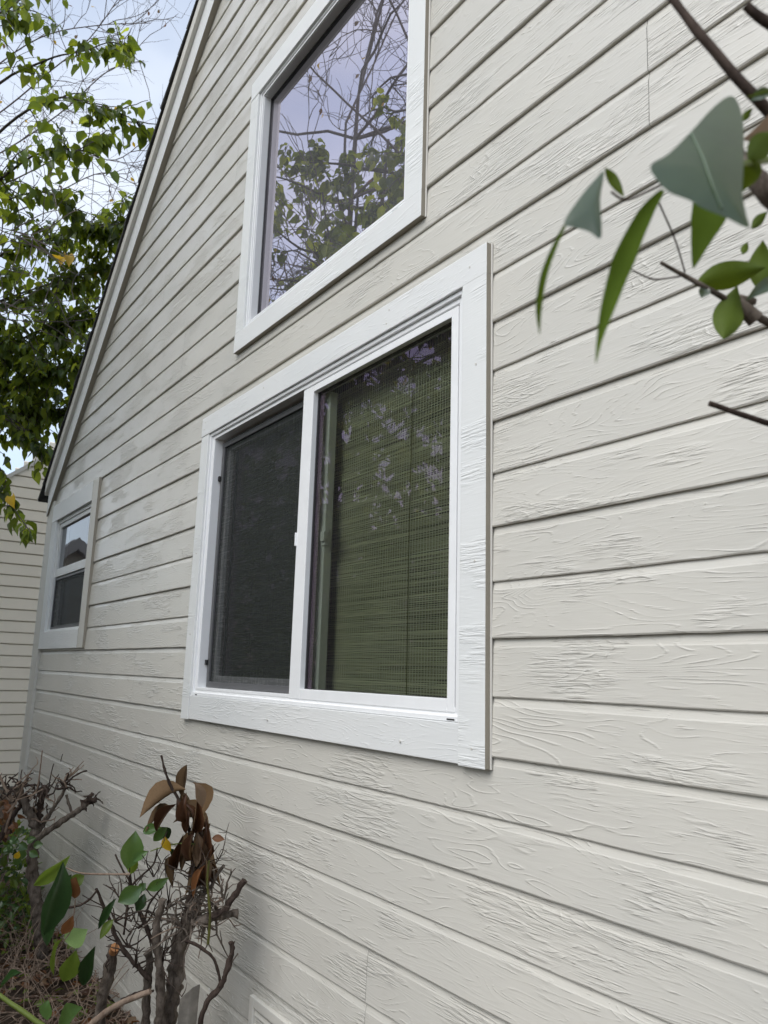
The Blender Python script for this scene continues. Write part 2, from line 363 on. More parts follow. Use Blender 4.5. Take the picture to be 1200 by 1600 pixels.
def board_piece(mb, j, xl, xr, z0=0.0, z1=2.05, seg=0.45):
    pr = clip_profile(z0, z1)
    if len(pr) < 2: return
    n = max(2, int((xr-xl)/seg)); V = []
    for i in range(n+1):
        f = i/n
        for k, (zr, y) in enumerate(pr):
            z = 2*j+zr
            a = max(xl, rake_left(z)-0.25); b_ = min(xr, rake_right(z)+0.25)
            if b_ < a: a = b_ = min(max(XP, xl), xr)
            x = a+(b_-a)*f
            w1 = noise.noise(Vector((x*0.31, j*7.3, 0))); w2 = noise.noise(Vector((x*2.1, j*3.7, 4)))
            dz = 0.012*w1 + (0.009*w2 if zr in (0.0, 0.025, 1.0, 1.02) else 0.004*w2)
            dy = 0.0012*noise.noise(Vector((x*0.6, j*5.1+zr*0.3, 8)))
            V.append((x*u, y+dy, zk(z+dz)))
    m = len(pr)
    mb.add(V, [(i*m+k, (i+1)*m+k, (i+1)*m+k+1, i*m+k+1) for i in range(n) for k in range(m-1)])
JOINTS = {4: [-35.0, -7.0], -4: [-32.7, -14.35], -2: [5.0], -1: [-30.5], 0: [9.5], 1: [2.0], 2: [-33.0, 12], 3: [6.0], -3: [-38.0, 3.0], 5: [-28.0, 11], 6: [-6.0], 7: [-31, 4], 8: [-24, 12], 9: [-2], 10: [-20.0, 3], 11: [-9], 12: [-14.0], -5: [-24.0, 8], -6: [-36, -6]}
for j in range(-6, 20):
    zb, zt = 2*j, 2*j+2
    xl, xr = max(XL, rake_left(zb)-0.3), min(XR, rake_right(zb)+0.3)
    if xr-xl < 0.5: continue
    if j == -6: zlo = 0.25
    else: zlo = 0.0
    cuts = [xl]+[q for q in JOINTS.get(j, []) if xl+1 < q < xr-1]+[xr]
    segs = []
    for a, b_ in zip(cuts, cuts[1:]):
        gap = 0.005
        segs.append((a+(gap if a != xl else 0), b_-(gap if b_ != xr else 0)))
    for W_ in WIN.values():                 # windows that take the whole height of the course split it
        ox0, ox1, oz0, oz1 = W_['o']; ix0, ix1, iz0, iz1 = W_['i']
        if iz0 <= zb+0.02 and iz1 >= zt-0.02:
            new = []
            for a, b_ in segs:
                if b_ <= ix0 or a >= ix1: new.append((a, b_)); continue
                if a < ix0: new.append((a, ox0+0.2))
                if b_ > ix1: new.append((ox1-0.2, b_))
            segs = [q for q in new if q[1]-q[0] > 0.05]
    for a, b_ in segs:
        pieces = [(a, b_, zlo, 2.05)]
        for W_ in WIN.values():             # windows that reach only part of it notch it
            ox0, ox1, oz0, oz1 = W_['o']; ix0, ix1, iz0, iz1 = W_['i']
            if iz1 <= zb or iz0 >= zt or (iz0 <= zb+0.02 and iz1 >= zt-0.02): continue
            new = []
            for (p0, p1, q0, q1) in pieces:
                if p1 <= ix0 or p0 >= ix1: new.append((p0, p1, q0, q1)); continue
                if p0 < ox0+0.2: new.append((p0, ox0+0.2, q0, q1))
                if p1 > ox1-0.2: new.append((ox1-0.2, p1, q0, q1))
                c0, c1 = max(p0, ox0+0.2), min(p1, ox1-0.2)
                if iz0 > zb: new.append((c0, c1, q0, (iz0-0.3)-zb))
                if iz1 < zt: new.append((c0, c1, (iz1+0.3)-zb, q1))
            pieces = new
        mb = MB()
        for (p0, p1, q0, q1) in pieces:
            if p1-p0 > 0.02 and q1-q0 > 0.02: board_piece(mb, j, p0, p1, q0, q1)
        if mb.v: mb.build('siding_board', MAT['siding'], house)
# sheathing behind the boards, with the openings left free
mb = MB(); zs = sorted(set([-11.6, 39.0]+[z for W_ in WIN.values() for z in W_['i'][2:]]+list(range(-11, 39))))
for z0, z1 in zip(zs, zs[1:]):
    iv = [(max(-47.5, rake_left(z1)), min(XR-0.1, rake_right(z1)))]
    for W_ in WIN.values():
        ix0, ix1, iz0, iz1 = W_['i']
        if iz0 < z1-1e-6 and iz1 > z0+1e-6:
            iv = [q for a, b_ in iv for q in ((a, min(b_, ix0)), (max(a, ix1), b_)) if q[1] > q[0]]
    for a, b_ in iv: mb.add([(a*u, 0.021, zk(z0)), (b_*u, 0.021, zk(z0)), (b_*u, 0.021, zk(z1)), (a*u, 0.021, zk(z1))], [(0, 1, 2, 3)])
mb.build('sheathing', MAT['sheath'], house)
# corner boards, side walls, back
bx('corner_board', MAT['cream'], house, -48.05*u, -46.95*u, -0.019, 0.03, 0.02, zk(8.35))
bx('corner_board', MAT['cream'], house, -48.22*u, -48.05*u-0.001, -0.021, 0.10, 0.02, zk(7.9))
bx('corner_board', MAT['cream'], house, (XR-1.0)*u, (XR+0.1)*u, -0.019, 0.03, 0.02, zk(8.0))
for sx, nm in ((-48.0, 'side_wall'), (XR, 'side_wall')):
    mb = MB()
    for j in range(-6, 4):
        V = [(sx*u-math.copysign(1, -sx)*0+ (-(0.02-y) if sx < 0 else (0.02-y)), yy, zk(2*j+zr)) for yy in (0.06, 6.0) for zr, y in PROFILE]
        n = len(PROFILE); mb.add(V, [(k, k+1, n+k+1, n+k) for k in range(n-1)])
    mb.build(nm, MAT['siding'], house)
bx('back_wall', MAT['sheath'], house, -48*u, XR*u, 5.95, 6.0, 0.02, zk(8), 0)
# rake boards and roof
def rake_board(name, m_, y0, y1, p0, p1, xend, side):
    c = math.hypot(1, SL); sx = 1 if side == 'l' else -1
    def pt(x, p, y):
        X = x if side == 'l' else 2*XP-x
        return (X*u, y, zk(SL*x+IC+p*c))
    xt = XP-0.004*sx if side == 'l' else XP+0.004*sx
    V = []
    for y in (y0, y1):
        V += [pt(xend, p0, y), pt(XP-0.01, p0, y), pt(XP-0.01, p1, y), pt(xend, p1, y)]
    b_ = MB(); b_.add(V, [(0, 1, 2, 3), (7, 6, 5, 4), (0, 4, 5, 1), (1, 5, 6, 2), (2, 6, 7, 3), (3, 7, 4, 0)])
    o = bevel(b_.build(name, m_, house), 0.002)
    if name == 'rake_board': darken_edges(o, XP*u, zk(80))
    return o
for side in 'lr':
    rake_board('rake_board', MAT['trim_h'], -0.032, 0.018, -0.02, 1.08, -48.15, side)
    rake_board('rake_moulding', MAT['cream'], -0.054, 0.017, 1.09, 1.62, -48.4, side)
    rake_board('roof', MAT['shingle'], -0.046, 6.1, 1.63, 1.72, -48.45, side)
c_ = math.hypot(1, SL); ux, uz = 1/c_, SL/c_
rs = random.Random(11)
k = 0; s_ = 0.0
smax = (XP+48.45)*c_
while s_ < smax:                            # the shingle ends along the rake
    ln = 1.15+rs.uniform(-0.05, 0.05); e = min(s_+ln, smax)
    x0, z0 = -48.45+s_*ux, SL*(-48.45)+IC+s_*uz; x1, z1 = -48.45+e*ux, SL*(-48.45)+IC+e*uz
    t0, t1 = 1.73+rs.uniform(0.20, 0.27), 1.73+rs.uniform(0.08, 0.12); yf = -0.062-rs.uniform(0, 0.007)
    P = lambda x, z, p, y: ((x-p*uz)*u, y, zk(z+p*ux))
    b_ = MB(); V = []
    for y in (yf, 0.35): V += [P(x0, z0, 1.725, y), P(x1, z1, 1.725, y), P(x1, z1, t1, y), P(x0, z0, t0, y)]
    b_.add(V, [(0, 1, 2, 3), (7, 6, 5, 4), (0, 4, 5, 1), (1, 5, 6, 2), (2, 6, 7, 3), (3, 7, 4, 0)])
    b_.build('shingle', MAT['shingle'], house); s_ = e+0.01

# ------------------------------------------------------------------ windows
T = 0.019
def mitre_free_casing(wd, o, i, over='lr', grain=True):
    ox0, ox1, oz0, oz1 = [q*u for q in o[:2]]+[zk(q) for q in o[2:]]
    ix0, ix1, iz0, iz1 = [q*u for q in i[:2]]+[zk(q) for q in i[2:]]
    CEN[:] = [(ox0+ox1)/2, (oz0+oz1)/2]
    return ox0, ox1, oz0, oz1, ix0, ix1, iz0, iz1
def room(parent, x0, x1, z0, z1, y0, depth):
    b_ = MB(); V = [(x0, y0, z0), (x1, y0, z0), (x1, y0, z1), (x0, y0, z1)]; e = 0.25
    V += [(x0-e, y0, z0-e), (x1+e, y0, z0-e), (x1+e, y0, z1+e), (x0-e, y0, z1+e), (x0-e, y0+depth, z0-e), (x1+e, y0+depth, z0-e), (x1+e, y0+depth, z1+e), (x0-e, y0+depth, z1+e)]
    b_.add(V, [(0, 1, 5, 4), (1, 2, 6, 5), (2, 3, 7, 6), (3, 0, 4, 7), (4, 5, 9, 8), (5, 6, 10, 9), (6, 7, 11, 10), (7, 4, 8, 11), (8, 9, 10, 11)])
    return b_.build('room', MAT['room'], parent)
def ring(mb, x0, x1, z0, z1, w_, y0, y1):
    """rectangular frame of four butted bars: outer box, width w_"""
    wl, wr, wb, wt = w_ if hasattr(w_, '__len__') else (w_,)*4
    mb.box(x0, x0+wl, y0, y1, z0, z1); mb.box(x1-wr, x1, y0, y1, z0, z1)
    e = 0.0004
    mb.box(x0+wl+e, x1-wr-e, y0, y1, z0, z0+wb); mb.box(x0+wl+e, x1-wr-e, y0, y1, z1-wt, z1)
def caulk(parent, pts, r=0.003):
    b_ = MB(); b_.tube(pts, r, 6); return b_.build('caulk_bead', MAT['caulk'], parent)

# --- large sliding window
ox0, ox1, oz0, oz1, ix0, ix1, iz0, iz1 = mitre_free_casing(0, *[WIN['main'][q] for q in 'oi'])
fm = MB(); fw = 0.028
ring(fm, ix0-0.02, ix1+0.02, iz0-0.02, iz1+0.02, (0.055, 0.04, 0.045, 0.045), -0.003, 0.085)
mw = fm.build('window', MAT['vinyl'], house); bevel(mw, 0.0025); mw['label'] = 'large white vinyl sliding window'
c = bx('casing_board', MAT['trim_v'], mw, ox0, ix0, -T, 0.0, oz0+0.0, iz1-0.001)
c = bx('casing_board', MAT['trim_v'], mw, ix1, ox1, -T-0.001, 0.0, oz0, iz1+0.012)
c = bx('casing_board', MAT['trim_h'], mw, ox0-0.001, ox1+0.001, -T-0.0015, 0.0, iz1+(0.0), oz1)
for v_ in c.data.vertices:
    pass
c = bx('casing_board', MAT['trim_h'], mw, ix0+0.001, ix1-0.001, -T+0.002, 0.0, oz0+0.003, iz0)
# stepped lips of the vinyl frame
for (d_, y_, w2) in ((0.0, -0.008, 0.012), (0.018, -0.0005, 0.01)):
    sm_ = MB(); ring(sm_, ix0+0.001+d_, ix1-0.001-d_, iz0+0.001+d_*1.2, iz1-0.001-d_, w2, y_-0.004, 0.05); o = sm_.build('frame_lip', MAT['vinyl'], mw); bevel(o, 0.0015)
mx0, mx1 = -18.12*u, -17.58*u               # meeting stile
gx0, gx1, gz0, gz1 = -17.55*u, -11.9*u, zk(-1.08), zk(6.53)
sash = MB(); ring(sash, mx0, gx1+0.028, gz0-0.031, gz1+0.022, (mx1-mx0, 0.028, 0.031, 0.022), -0.0055, 0.03)
o = sash.build('fixed_sash', MAT['vinyl'], mw); bevel(o, 0.002)
gk = MB(); ring(gk, gx0-0.004, gx1+0.004, gz0-0.004, gz1+0.004, (0.006, 0.005, 0.005, 0.006), 0.012, 0.026); gk.build('gasket', MAT['gasket'], mw)
p_ = MB(); p_.add([(gx0-0.01, 0.016, gz0-0.01), (gx1+0.01, 0.016, gz0-0.01), (gx1+0.01, 0.016, gz1+0.01), (gx0-0.01, 0.016, gz1+0.01)], [(0, 1, 2, 3)])
o = p_.build('pane', MAT['glass_lo'], mw); o['label'] = 'green tinted fixed pane with a reed blind behind it'
# interior sliding sash behind screen and its stile seen through the fixed pane
sl = MB(); ring(sl, -24.05*u, -17.44*u, zk(-1.15), zk(6.6), (0.03, 0.035, 0.035, 0.03), 0.05, 0.078)
o = sl.build('sliding_sash', MAT['vinyl'], mw); bevel(o, 0.002)
p_ = MB(); p_.add([(-23.8*u, 0.064, zk(-0.9)), (-17.5*u, 0.064, zk(-0.9)), (-17.5*u, 0.064, zk(6.4)), (-23.8*u, 0.064, zk(6.4))], [(0, 1, 2, 3)])
p_.build('pane', MAT['glass_lo'], mw)
lt = MB(); lt.box(-17.30*u-0.012, -17.30*u+0.012, 0.034, 0.05, zk(2.45), zk(2.95)); lt.box(-17.30*u-0.006, -17.30*u+0.018, 0.026, 0.036, zk(2.55), zk(2.8)); o = lt.build('latch', MAT['vinyl'], mw); bevel(o, 0.002)
ph = MB(); ph.box(mx0-0.006, mx0+0.002, -0.010, -0.002, zk(2.5), zk(2.85)); o = ph.build('pull', MAT['vinyl'], mw); bevel(o, 0.002)
# insect screen in the left half
s0, s1, t0, t1 = -24.12*u, mx0-0.001, zk(-1.22), zk(6.64)
scf = MB(); ring(scf, s0, s1, t0, t1, (0.022, 0.012, 0.022, 0.022), 0.030, 0.042); o = scf.build('screen_frame', MAT['screenframe'], mw); bevel(o, 0.002)
sc_ = MB(); sc_.add([(s0+0.02, 0.037, t0+0.02), (s1-0.01, 0.037, t0+0.02), (s1-0.01, 0.037, t1-0.02), (s0+0.02, 0.037, t1-0.02)], [(0, 1, 2, 3)])
o = sc_.build('insect_screen', MAT['screen'], mw); o['label'] = 'dark insect screen in the left half of the window'
for zz in (5.35, -0.55):
    o = bx('screen_clip', MAT['black'], mw, s0-0.004, s0+0.010, 0.020, 0.031, zk(zz), zk(zz)+0.02, 0.001)
# weep slots and scuffs on the sill
bx('weep_slot', MAT['black'], mw, ix0+0.045, ix0+0.062, -0.0132, -0.0125, iz0+0.003, iz0+0.0065, 0)
bx('weep_slot', MAT['black'], mw, ix1-0.05, ix1-0.022, -0.0132, -0.0125, iz0+0.004, iz0+0.0075, 0)
caulk(mw, [(ox1+0.002, -0.004, oz0), (ox1+0.002, -0.004, oz1)]); caulk(mw, [(ox0, -0.004, oz1+0.002), (ox1, -0.004, oz1+0.002)], 0.004)
room(mw, ix0, ix1, iz0, iz1, 0.09, 2.5)
for (nx_, nz_) in ((-24.8, 7.45), (-24.8, 7.2), (-20.4, 7.42), (-14.0, 7.45), (-14.1, 7.15), (-11.2, 7.3), (-11.0, 5.2), (-11.0, 1.4), (-11.05, -1.9), (-13.2, -1.95), (-19, -1.9), (-24.75, 3.0), (-24.75, 0.4)):
    b_ = MB(); b_.tube([(nx_*u, -T-0.0025, zk(nz_)), (nx_*u, -T+0.001, zk(nz_))], 0.0028, 8); b_.build('nail_head', MAT['caulk'], mw)

# reed blind behind the panes
bl = tag(empty('reed_blind', (-17.8*u, 0.12, zk(6.7))), 'green looking woven reed blind hanging behind the sliding window', 'blind')
rb = MB(); rr = random.Random(5); z = zk(-1.35); X0, X1 = -24.3*u, -11.6*u
while z < zk(6.75):
    h_ = rr.uniform(0.0018, 0.0032); nseg = 26; V = []; ph_ = rr.uniform(0, 99); tl_ = rr.uniform(-0.004, 0.004)
    for i in range(nseg+1):
        f = i/nseg; x = X0+(X1-X0)*f
        zz = z+tl_*(f-0.5)+0.0012*noise.noise(Vector((x*14, ph_, 0))); yy = 0.115+0.0016*math.sin(x*math.pi/0.032+ph_*40)
        hh = h_*(0.8+0.5*noise.noise(Vector((x*6, ph_, 5))))
        V += [(x, yy, zz), (x, yy-0.0012, zz+hh*0.5), (x, yy, zz+hh)]
    rb.add(V, [(i*3+k, i*3+3+k, i*3+4+k, i*3+1+k) for i in range(nseg) for k in (0, 1)])
    z += h_*0.86+rr.uniform(0.0, 0.0005)
tag(rb.build('reeds', MAT['reed'], bl), kind='stuff')
cb = MB(); x = X0+0.01
while x < X1:
    V = [(x+0.0008*noise.noise(Vector((0, q*0.3, x*50))), 0.1105, zk(-1.35)+q*0.05) for q in range(22)]
    cb.tube(V, 0.0009, 4, False); x += rr.uniform(0.011, 0.014)
tag(cb.build('cords', MAT['cord'], bl), kind='stuff')
b_ = MB(); b_.tube([(-14.35*u, 0.104, zk(6.7)), (-14.38*u, 0.104, zk(2.5)), (-14.36*u, 0.105, zk(-1.3))], 0.0012, 6); b_.build('pull_cord', MAT['stem_olive'], bl)

# --- upper window
ox0, ox1, oz0, oz1, ix0, ix1, iz0, iz1 = mitre_free_casing(0, *[WIN['upper'][q] for q in 'oi'])
fm = MB(); ring(fm, ix0-0.02, ix1+0.02, iz0-0.02, iz1+0.02, (0.045, 0.04, 0.04, 0.045), -0.002, 0.07)
uw = fm.build('window', MAT['vinyl'], house); bevel(uw, 0.0025); uw['label'] = 'tall picture window above, mirroring trees and sky'
for d_, y_ in ((0.0, -0.006), (0.014, -0.0025)):
    sm_ = MB(); ring(sm_, ix0+0.001+d_, ix1-0.001-d_, iz0+0.001+d_, iz1-0.001-d_, 0.008, y_-0.004, 0.04); o = sm_.build('frame_lip', MAT['vinyl'], uw); bevel(o, 0.0015)
gk = MB(); ring(gk, ix0+0.024, ix1-0.019, iz0+0.019, iz1-0.024, 0.009, 0.028, 0.06); gk.build('gasket', MAT['gasket'], uw)
p_ = MB(); p_.add([(ix0+0.03, 0.034, iz0+0.02), (ix1-0.02, 0.034, iz0+0.02), (ix1-0.02, 0.034, iz1-0.03), (ix0+0.03, 0.034, iz1-0.03)], [(0, 1, 2, 3)])
o = p_.build('pane', MAT['glass_up'], uw); o['label'] = 'violet tinted pane mirroring bare twigs and leaves'
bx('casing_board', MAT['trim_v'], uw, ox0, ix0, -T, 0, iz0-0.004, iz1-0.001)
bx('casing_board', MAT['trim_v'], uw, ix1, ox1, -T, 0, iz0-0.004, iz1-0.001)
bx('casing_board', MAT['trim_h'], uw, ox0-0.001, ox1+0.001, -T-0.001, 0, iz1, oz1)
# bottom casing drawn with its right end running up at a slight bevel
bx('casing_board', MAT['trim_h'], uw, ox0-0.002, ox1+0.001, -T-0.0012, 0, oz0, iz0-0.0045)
bx('weep_slot', MAT['black'], uw, ix1-0.075, ix1-0.045, -0.0112, -0.0103, iz0+0.002, iz0+0.0055, 0)
caulk(uw, [(ox1+0.002, -0.004, oz0), (ox1+0.002, -0.004, oz1)])
room(uw, ix0, ix1, iz0, iz1, 0.075, 2.5)

# --- small sash window at the corner
ox0, ox1, oz0, oz1, ix0, ix1, iz0, iz1 = mitre_free_casing(0, *[WIN['small'][q] for q in 'oi'])
fm = MB(); ring(fm, ix0-0.015, ix1+0.015, iz0-0.015, iz1+0.015, (0.04, 0.04, 0.03, 0.04), -0.001, 0.07)
sw = fm.build('window', MAT['trim_h'], house); bevel(sw, 0.002); sw['label'] = 'small two-sash window at the house corner'
zm = zk(4.15)
um = MB(); ring(um, ix0+0.026, ix1-0.026, zm-0.03, iz1-0.026, (0.03, 0.03, 0.055, 0.03), 0.006, 0.035); o = um.build('upper_sash', MAT['trim_h'], sw); bevel(o, 0.002)
lm = MB(); ring(lm, ix0+0.026, ix1-0.026, iz0+0.016, zm-0.032, (0.028, 0.028, 0.03, 0.012), 0.036, 0.06); o = lm.build('lower_sash', MAT['trim_h'], sw); bevel(o, 0.002)
p_ = MB(); p_.add([(ix0+0.05, 0.02, zm), (ix1-0.05, 0.02, zm), (ix1-0.05, 0.02, iz1-0.05), (ix0+0.05, 0.02, iz1-0.05)], [(0, 1, 2, 3)]); p_.build('pane', MAT['glass_sm'], sw)
p_ = MB(); p_.add([(ix0+0.05, 0.048, iz0+0.04), (ix1-0.05, 0.048, iz0+0.04), (ix1-0.05, 0.048, zm-0.04), (ix0+0.05, 0.048, zm-0.04)], [(0, 1, 2, 3)]); p_.build('pane', MAT['glass_sm'], sw)
scf = MB(); ring(scf, ix0+0.03, ix1-0.03, iz0+0.018, zm-0.036, 0.014, 0.012, 0.022); scf.build('screen_frame', MAT['screenframe'], sw)
p_ = MB(); p_.add([(ix0+0.04, 0.018, iz0+0.03), (ix1-0.04, 0.018, iz0+0.03), (ix1-0.04, 0.018, zm-0.045), (ix0+0.04, 0.018, zm-0.045)], [(0, 1, 2, 3)]); p_.build('insect_screen', MAT['screen'], sw)
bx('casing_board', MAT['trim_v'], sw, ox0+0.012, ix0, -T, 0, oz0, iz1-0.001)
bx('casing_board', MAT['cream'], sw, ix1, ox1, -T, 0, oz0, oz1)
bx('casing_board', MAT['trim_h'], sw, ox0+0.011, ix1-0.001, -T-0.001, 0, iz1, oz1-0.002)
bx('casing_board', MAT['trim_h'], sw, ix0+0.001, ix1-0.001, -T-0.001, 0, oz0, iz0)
room(sw, ix0, ix1, iz0, iz1, 0.072, 1.5)

# --- crawl space vent low on the wall
vt = MB(); vx0, vx1, vz0, vz1 = -19.25*u, -15.9*u, zk(-10.2), zk(-8.36)
ring(vt, vx0, vx1, vz0, vz1, 0.028, -0.012, 0.006); vent = vt.build('crawl_vent', MAT['cream'], house); bevel(vent, 0.003)
for q in range(6):
    z = vz0+0.035+q*0.03; b_ = MB()
    b_.add([(vx0+0.028, -0.006, z), (vx1-0.028, -0.006, z), (vx1-0.028, 0.006, z+0.022), (vx0+0.028, 0.006, z+0.022)], [(0, 1, 2, 3)])
    b_.build('louvre', MAT['cream'], vent)

# ------------------------------------------------------------------ the wing behind the corner
wing = tag(empty('house_wing', (-77*u, 1, 0)), 'pale sided house wing with sloping eave behind the leafy tree', 'house')
WX = -77.0
def wing_top(y): return 14.2+0.80*(y-0.0)           # reveals, slope of its rake
Y0, Y1 = 0.6, 14.0
def wing_board(k_):
    y0 = Y0 if k_+1 < wing_top(Y0) else (k_-14.2)/0.8
    pr = [(0.0, 0.024), (0.0, -0.004), (0.02, -0.006), (0.88, -0.001), (0.96, 0.012), (1.03, 0.022)]
    V = []
    for i in range(9):
        for zr, d_ in pr:
            z = k_+zr; a = max(Y0, (z-14.2)/0.8); y = a+(Y1-a)*i/8
            V.append((WX*u-d_, y*u, zk(z+0.02*noise.noise(Vector((y*0.4, k_*3.3, 0))))))
    n = len(pr); b_ = MB(); b_.add(V, [(i*n+q, (i+1)*n+q, (i+1)*n+q+1, i*n+q+1) for i in range(8) for q in range(n-1)])
    b_.build('siding_board', MAT['siding_far'], wing)
for k_ in range(-11, 23): wing_board(k_)
b_ = MB(); b_.add([((WX-0.15)*u, y*u, zk(z)) for y, z in ((Y0, -11.7), (Y1, -11.7), (Y1, wing_top(Y1)), (Y0, wing_top(Y0)))], [(0, 1, 2, 3)]); b_.build('sheathing', MAT['sheath'], wing)
V = []
for x in (WX-0.3, WX+0.12):
    V += [(x*u, y*u, zk(wing_top(y)+d_)) for y, d_ in ((Y0, -0.1), (Y1, -0.1), (Y1, 0.3), (Y0, 0.3))]
b_ = MB(); b_.add(V, [(0, 1, 2, 3), (7, 6, 5, 4), (0, 4, 5, 1), (1, 5, 6, 2), (2, 6, 7, 3), (3, 7, 4, 0)]); b_.build('rake_trim', MAT['cream'], wing)
up_ = tag(empty('house_gable', (-105*u, 1, 0)), 'farther pale sided gable wall rising above the wing', 'house')
for k_ in range(10, 34, 1):
    pr = [(0.0, 0.024), (0.0, -0.004), (0.02, -0.006), (0.88, -0.001), (0.96, 0.012), (1.03, 0.022)]
    y1 = 16; y0 = max(1.0, (k_+1-20)*0.9+4)
    V = [(-105*u-d_, y*u, zk(k_+zr)) for y in (y0, y1) for zr, d_ in pr]; n = len(pr)
    if y0 < y1-0.5:
        b_ = MB(); b_.add(V, [(q, n+q, n+q+1, q+1) for q in range(n-1)]); b_.build('siding_board', MAT['siding_far'], up_)

# neighbour house, mirrored in the small window
nb = tag(empty('neighbour_house', (-27, -5.5, 0)), 'tan neighbour house with grey gable roof, mirrored in the small corner window', 'house')
PY, PZ = -4.55, 5.1
b_ = MB(); V = []
for x in (-33.0, -25.0): V += [(x, PY-2.6, 0), (x, PY+2.6, 0), (x, PY+2.6, PZ-2.2), (x, PY, PZ-0.1), (x, PY-2.6, PZ-2.2)]
b_.add(V, [(0, 1, 2, 3, 4), (9, 8, 7, 6, 5), (0, 5, 6, 1), (1, 6, 7, 2), (2, 7, 8, 3), (3, 8, 9, 4), (4, 9, 5, 0)]); b_.build('wall', MAT['far_wall'], nb)
for sg in (-1, 1):
    b_ = MB(); V = []
    for x in (-33.4, -24.6): V += [(x, PY, PZ+0.05), (x, PY+sg*3.0, PZ-2.5), (x, PY+sg*3.0, PZ-2.8), (x, PY, PZ-0.3)]
    b_.add(V, [(0, 1, 2, 3), (7, 6, 5, 4), (0, 4, 5, 1), (1, 5, 6, 2), (2, 6, 7, 3)]); b_.build('roof', MAT['roof_grey'], nb)

# ------------------------------------------------------------------ leaves, twigs, trees
def leaf_verts(shape='heart', curl=0.25, fold=0.2, n=6):
    """unit leaf along +X, its face to +Z; returns verts, faces"""
    V = []; Fc = []
    for i in range(n+1):
        f = i/n
        if shape == 'heart': hw = 0.345*(math.sin(math.pi*min(1, f*0.77+0.235))**1.15)*(1-0.3*f**2) if f < 1 else 0.0
        elif shape == 'lance': hw = 0.17*math.sin(math.pi*f**0.8)**0.9 if 0 < f < 1 else 0.0
        elif shape == 'oval': hw = 0.28*math.sin(math.pi*f**0.92)**0.95 if 0 < f < 1 else 0.0
        else: hw = 0.2*math.sin(math.pi*f)
        hw = max(hw, 0.004)
        x = f; z = curl*1.1*f*(1-f)+0.03*math.sin(f*6.283)
        xb = x-(0.08 if shape == 'heart' and i == 0 else 0)
        V += [(xb, -hw, z+hw*fold*2+0.03*math.sin(f*9)), (x, -hw*0.5, z+hw*fold*0.7), (x, 0, z), (x, hw*0.5, z+hw*fold*0.7), (xb, hw, z+hw*fold*2+0.03*math.cos(f*8))]
    for i in range(n):
        for q in range(4): Fc.append((i*5+q, (i+1)*5+q, (i+1)*5+q+1, i*5+q+1))
    return V, Fc
def leaf_mesh(name, m_, **kw):
    V, Fc = leaf_verts(**kw); b_ = MB(); b_.add(V, Fc, True); return b_.mesh(name, m_)
def frame(base, tip, nrm, width=1.0):
    """matrix that lays a unit leaf from base to tip"""
    X = (tip-base); ln = X.length; X = X/ln; Z = nrm-X*nrm.dot(X)
    Z = Z.normalized() if Z.length > 1e-5 else X.orthogonal().normalized(); Y = Z.cross(X)
    return Matrix(((X.x*ln, Y.x*ln*width, Z.x*ln, base.x), (X.y*ln, Y.y*ln*width, Z.y*ln, base.y), (X.z*ln, Y.z*ln*width, Z.z*ln, base.z), (0, 0, 0, 1)))
def put_leaf(me, M_, parent):
    o = bpy.data.objects.new('leaf', me); col.objects.link(o); o.parent = parent
    off = Vector(parent.location)
    if parent.parent: off += Vector(parent.parent.location)
    o.matrix_local = Matrix.Translation(-off) @ M_; return o
def rvec(r, s=1.0): return Vector((r.gauss(0, s), r.gauss(0, s), r.gauss(0, s)))
def smooth(pts, n=6):
    """Catmull-Rom through the points"""
    P = [Vector(p) for p in pts]; out = []
    for i in range(len(P)-1):
        a, b_, c, d_ = P[max(i-1, 0)], P[i], P[i+1], P[min(i+2, len(P)-1)]
        for k in range(n):
            t = k/n
            out.append(0.5*((2*b_)+(c-a)*t+(2*a-5*b_+4*c-d_)*t*t+(3*b_-a-3*c+d_)*t**3))
    out.append(P[-1]); return out
def crooked(r, a, d_, ln, n=6, amp=0.12, sag=0.0):
    pts = [a.copy()]; dd = d_.normalized()
    for i in range(n):
        dd = (dd+rvec(r, amp)+Vector((0, 0, -sag))).normalized(); pts.append(pts[-1]+dd*(ln/n))
    return pts
def lerp_r(r0, r1, n): return [r0+(r1-r0)*i/max(1, n-1) for i in range(n)]

def scatter_leaves(r, pts, store, size, step, hang=1.0, start=0.15, kinds=None):
    tot = sum((pts[i+1]-pts[i]).length for i in range(len(pts)-1)); s = start*tot; sgn = 1
    while s < tot:
        acc = 0
        for i in range(len(pts)-1):
            l_ = (pts[i+1]-pts[i]).length
            if acc+l_ >= s: P = pts[i].lerp(pts[i+1], (s-acc)/l_); tdir = (pts[i+1]-pts[i]).normalized(); break
            acc += l_
        else: P = pts[-1]; tdir = (pts[-1]-pts[-2]).normalized()
        side = tdir.cross(Vector((0, 0, 1))); side = side.normalized() if side.length > 1e-3 else Vector((1, 0, 0))
        dr = (side*sgn*r.uniform(0.2, 0.9)+tdir*r.uniform(0.0, 0.6)+Vector((0, 0, -hang*r.uniform(0.5, 1.6)))+rvec(r, 0.25)).normalized()
        sz = size*r.uniform(0.6, 1.15); b0 = P+dr*sz*0.25
        nrm = (Vector((0, 0, 1))*0.8+side*sgn*0.5+rvec(r, 0.5))
        store.append((frame(b0, b0+dr*sz, nrm, r.uniform(0.85, 1.1)), r.random()))
        sgn = -sgn; s += step*r.uniform(0.6, 1.5)
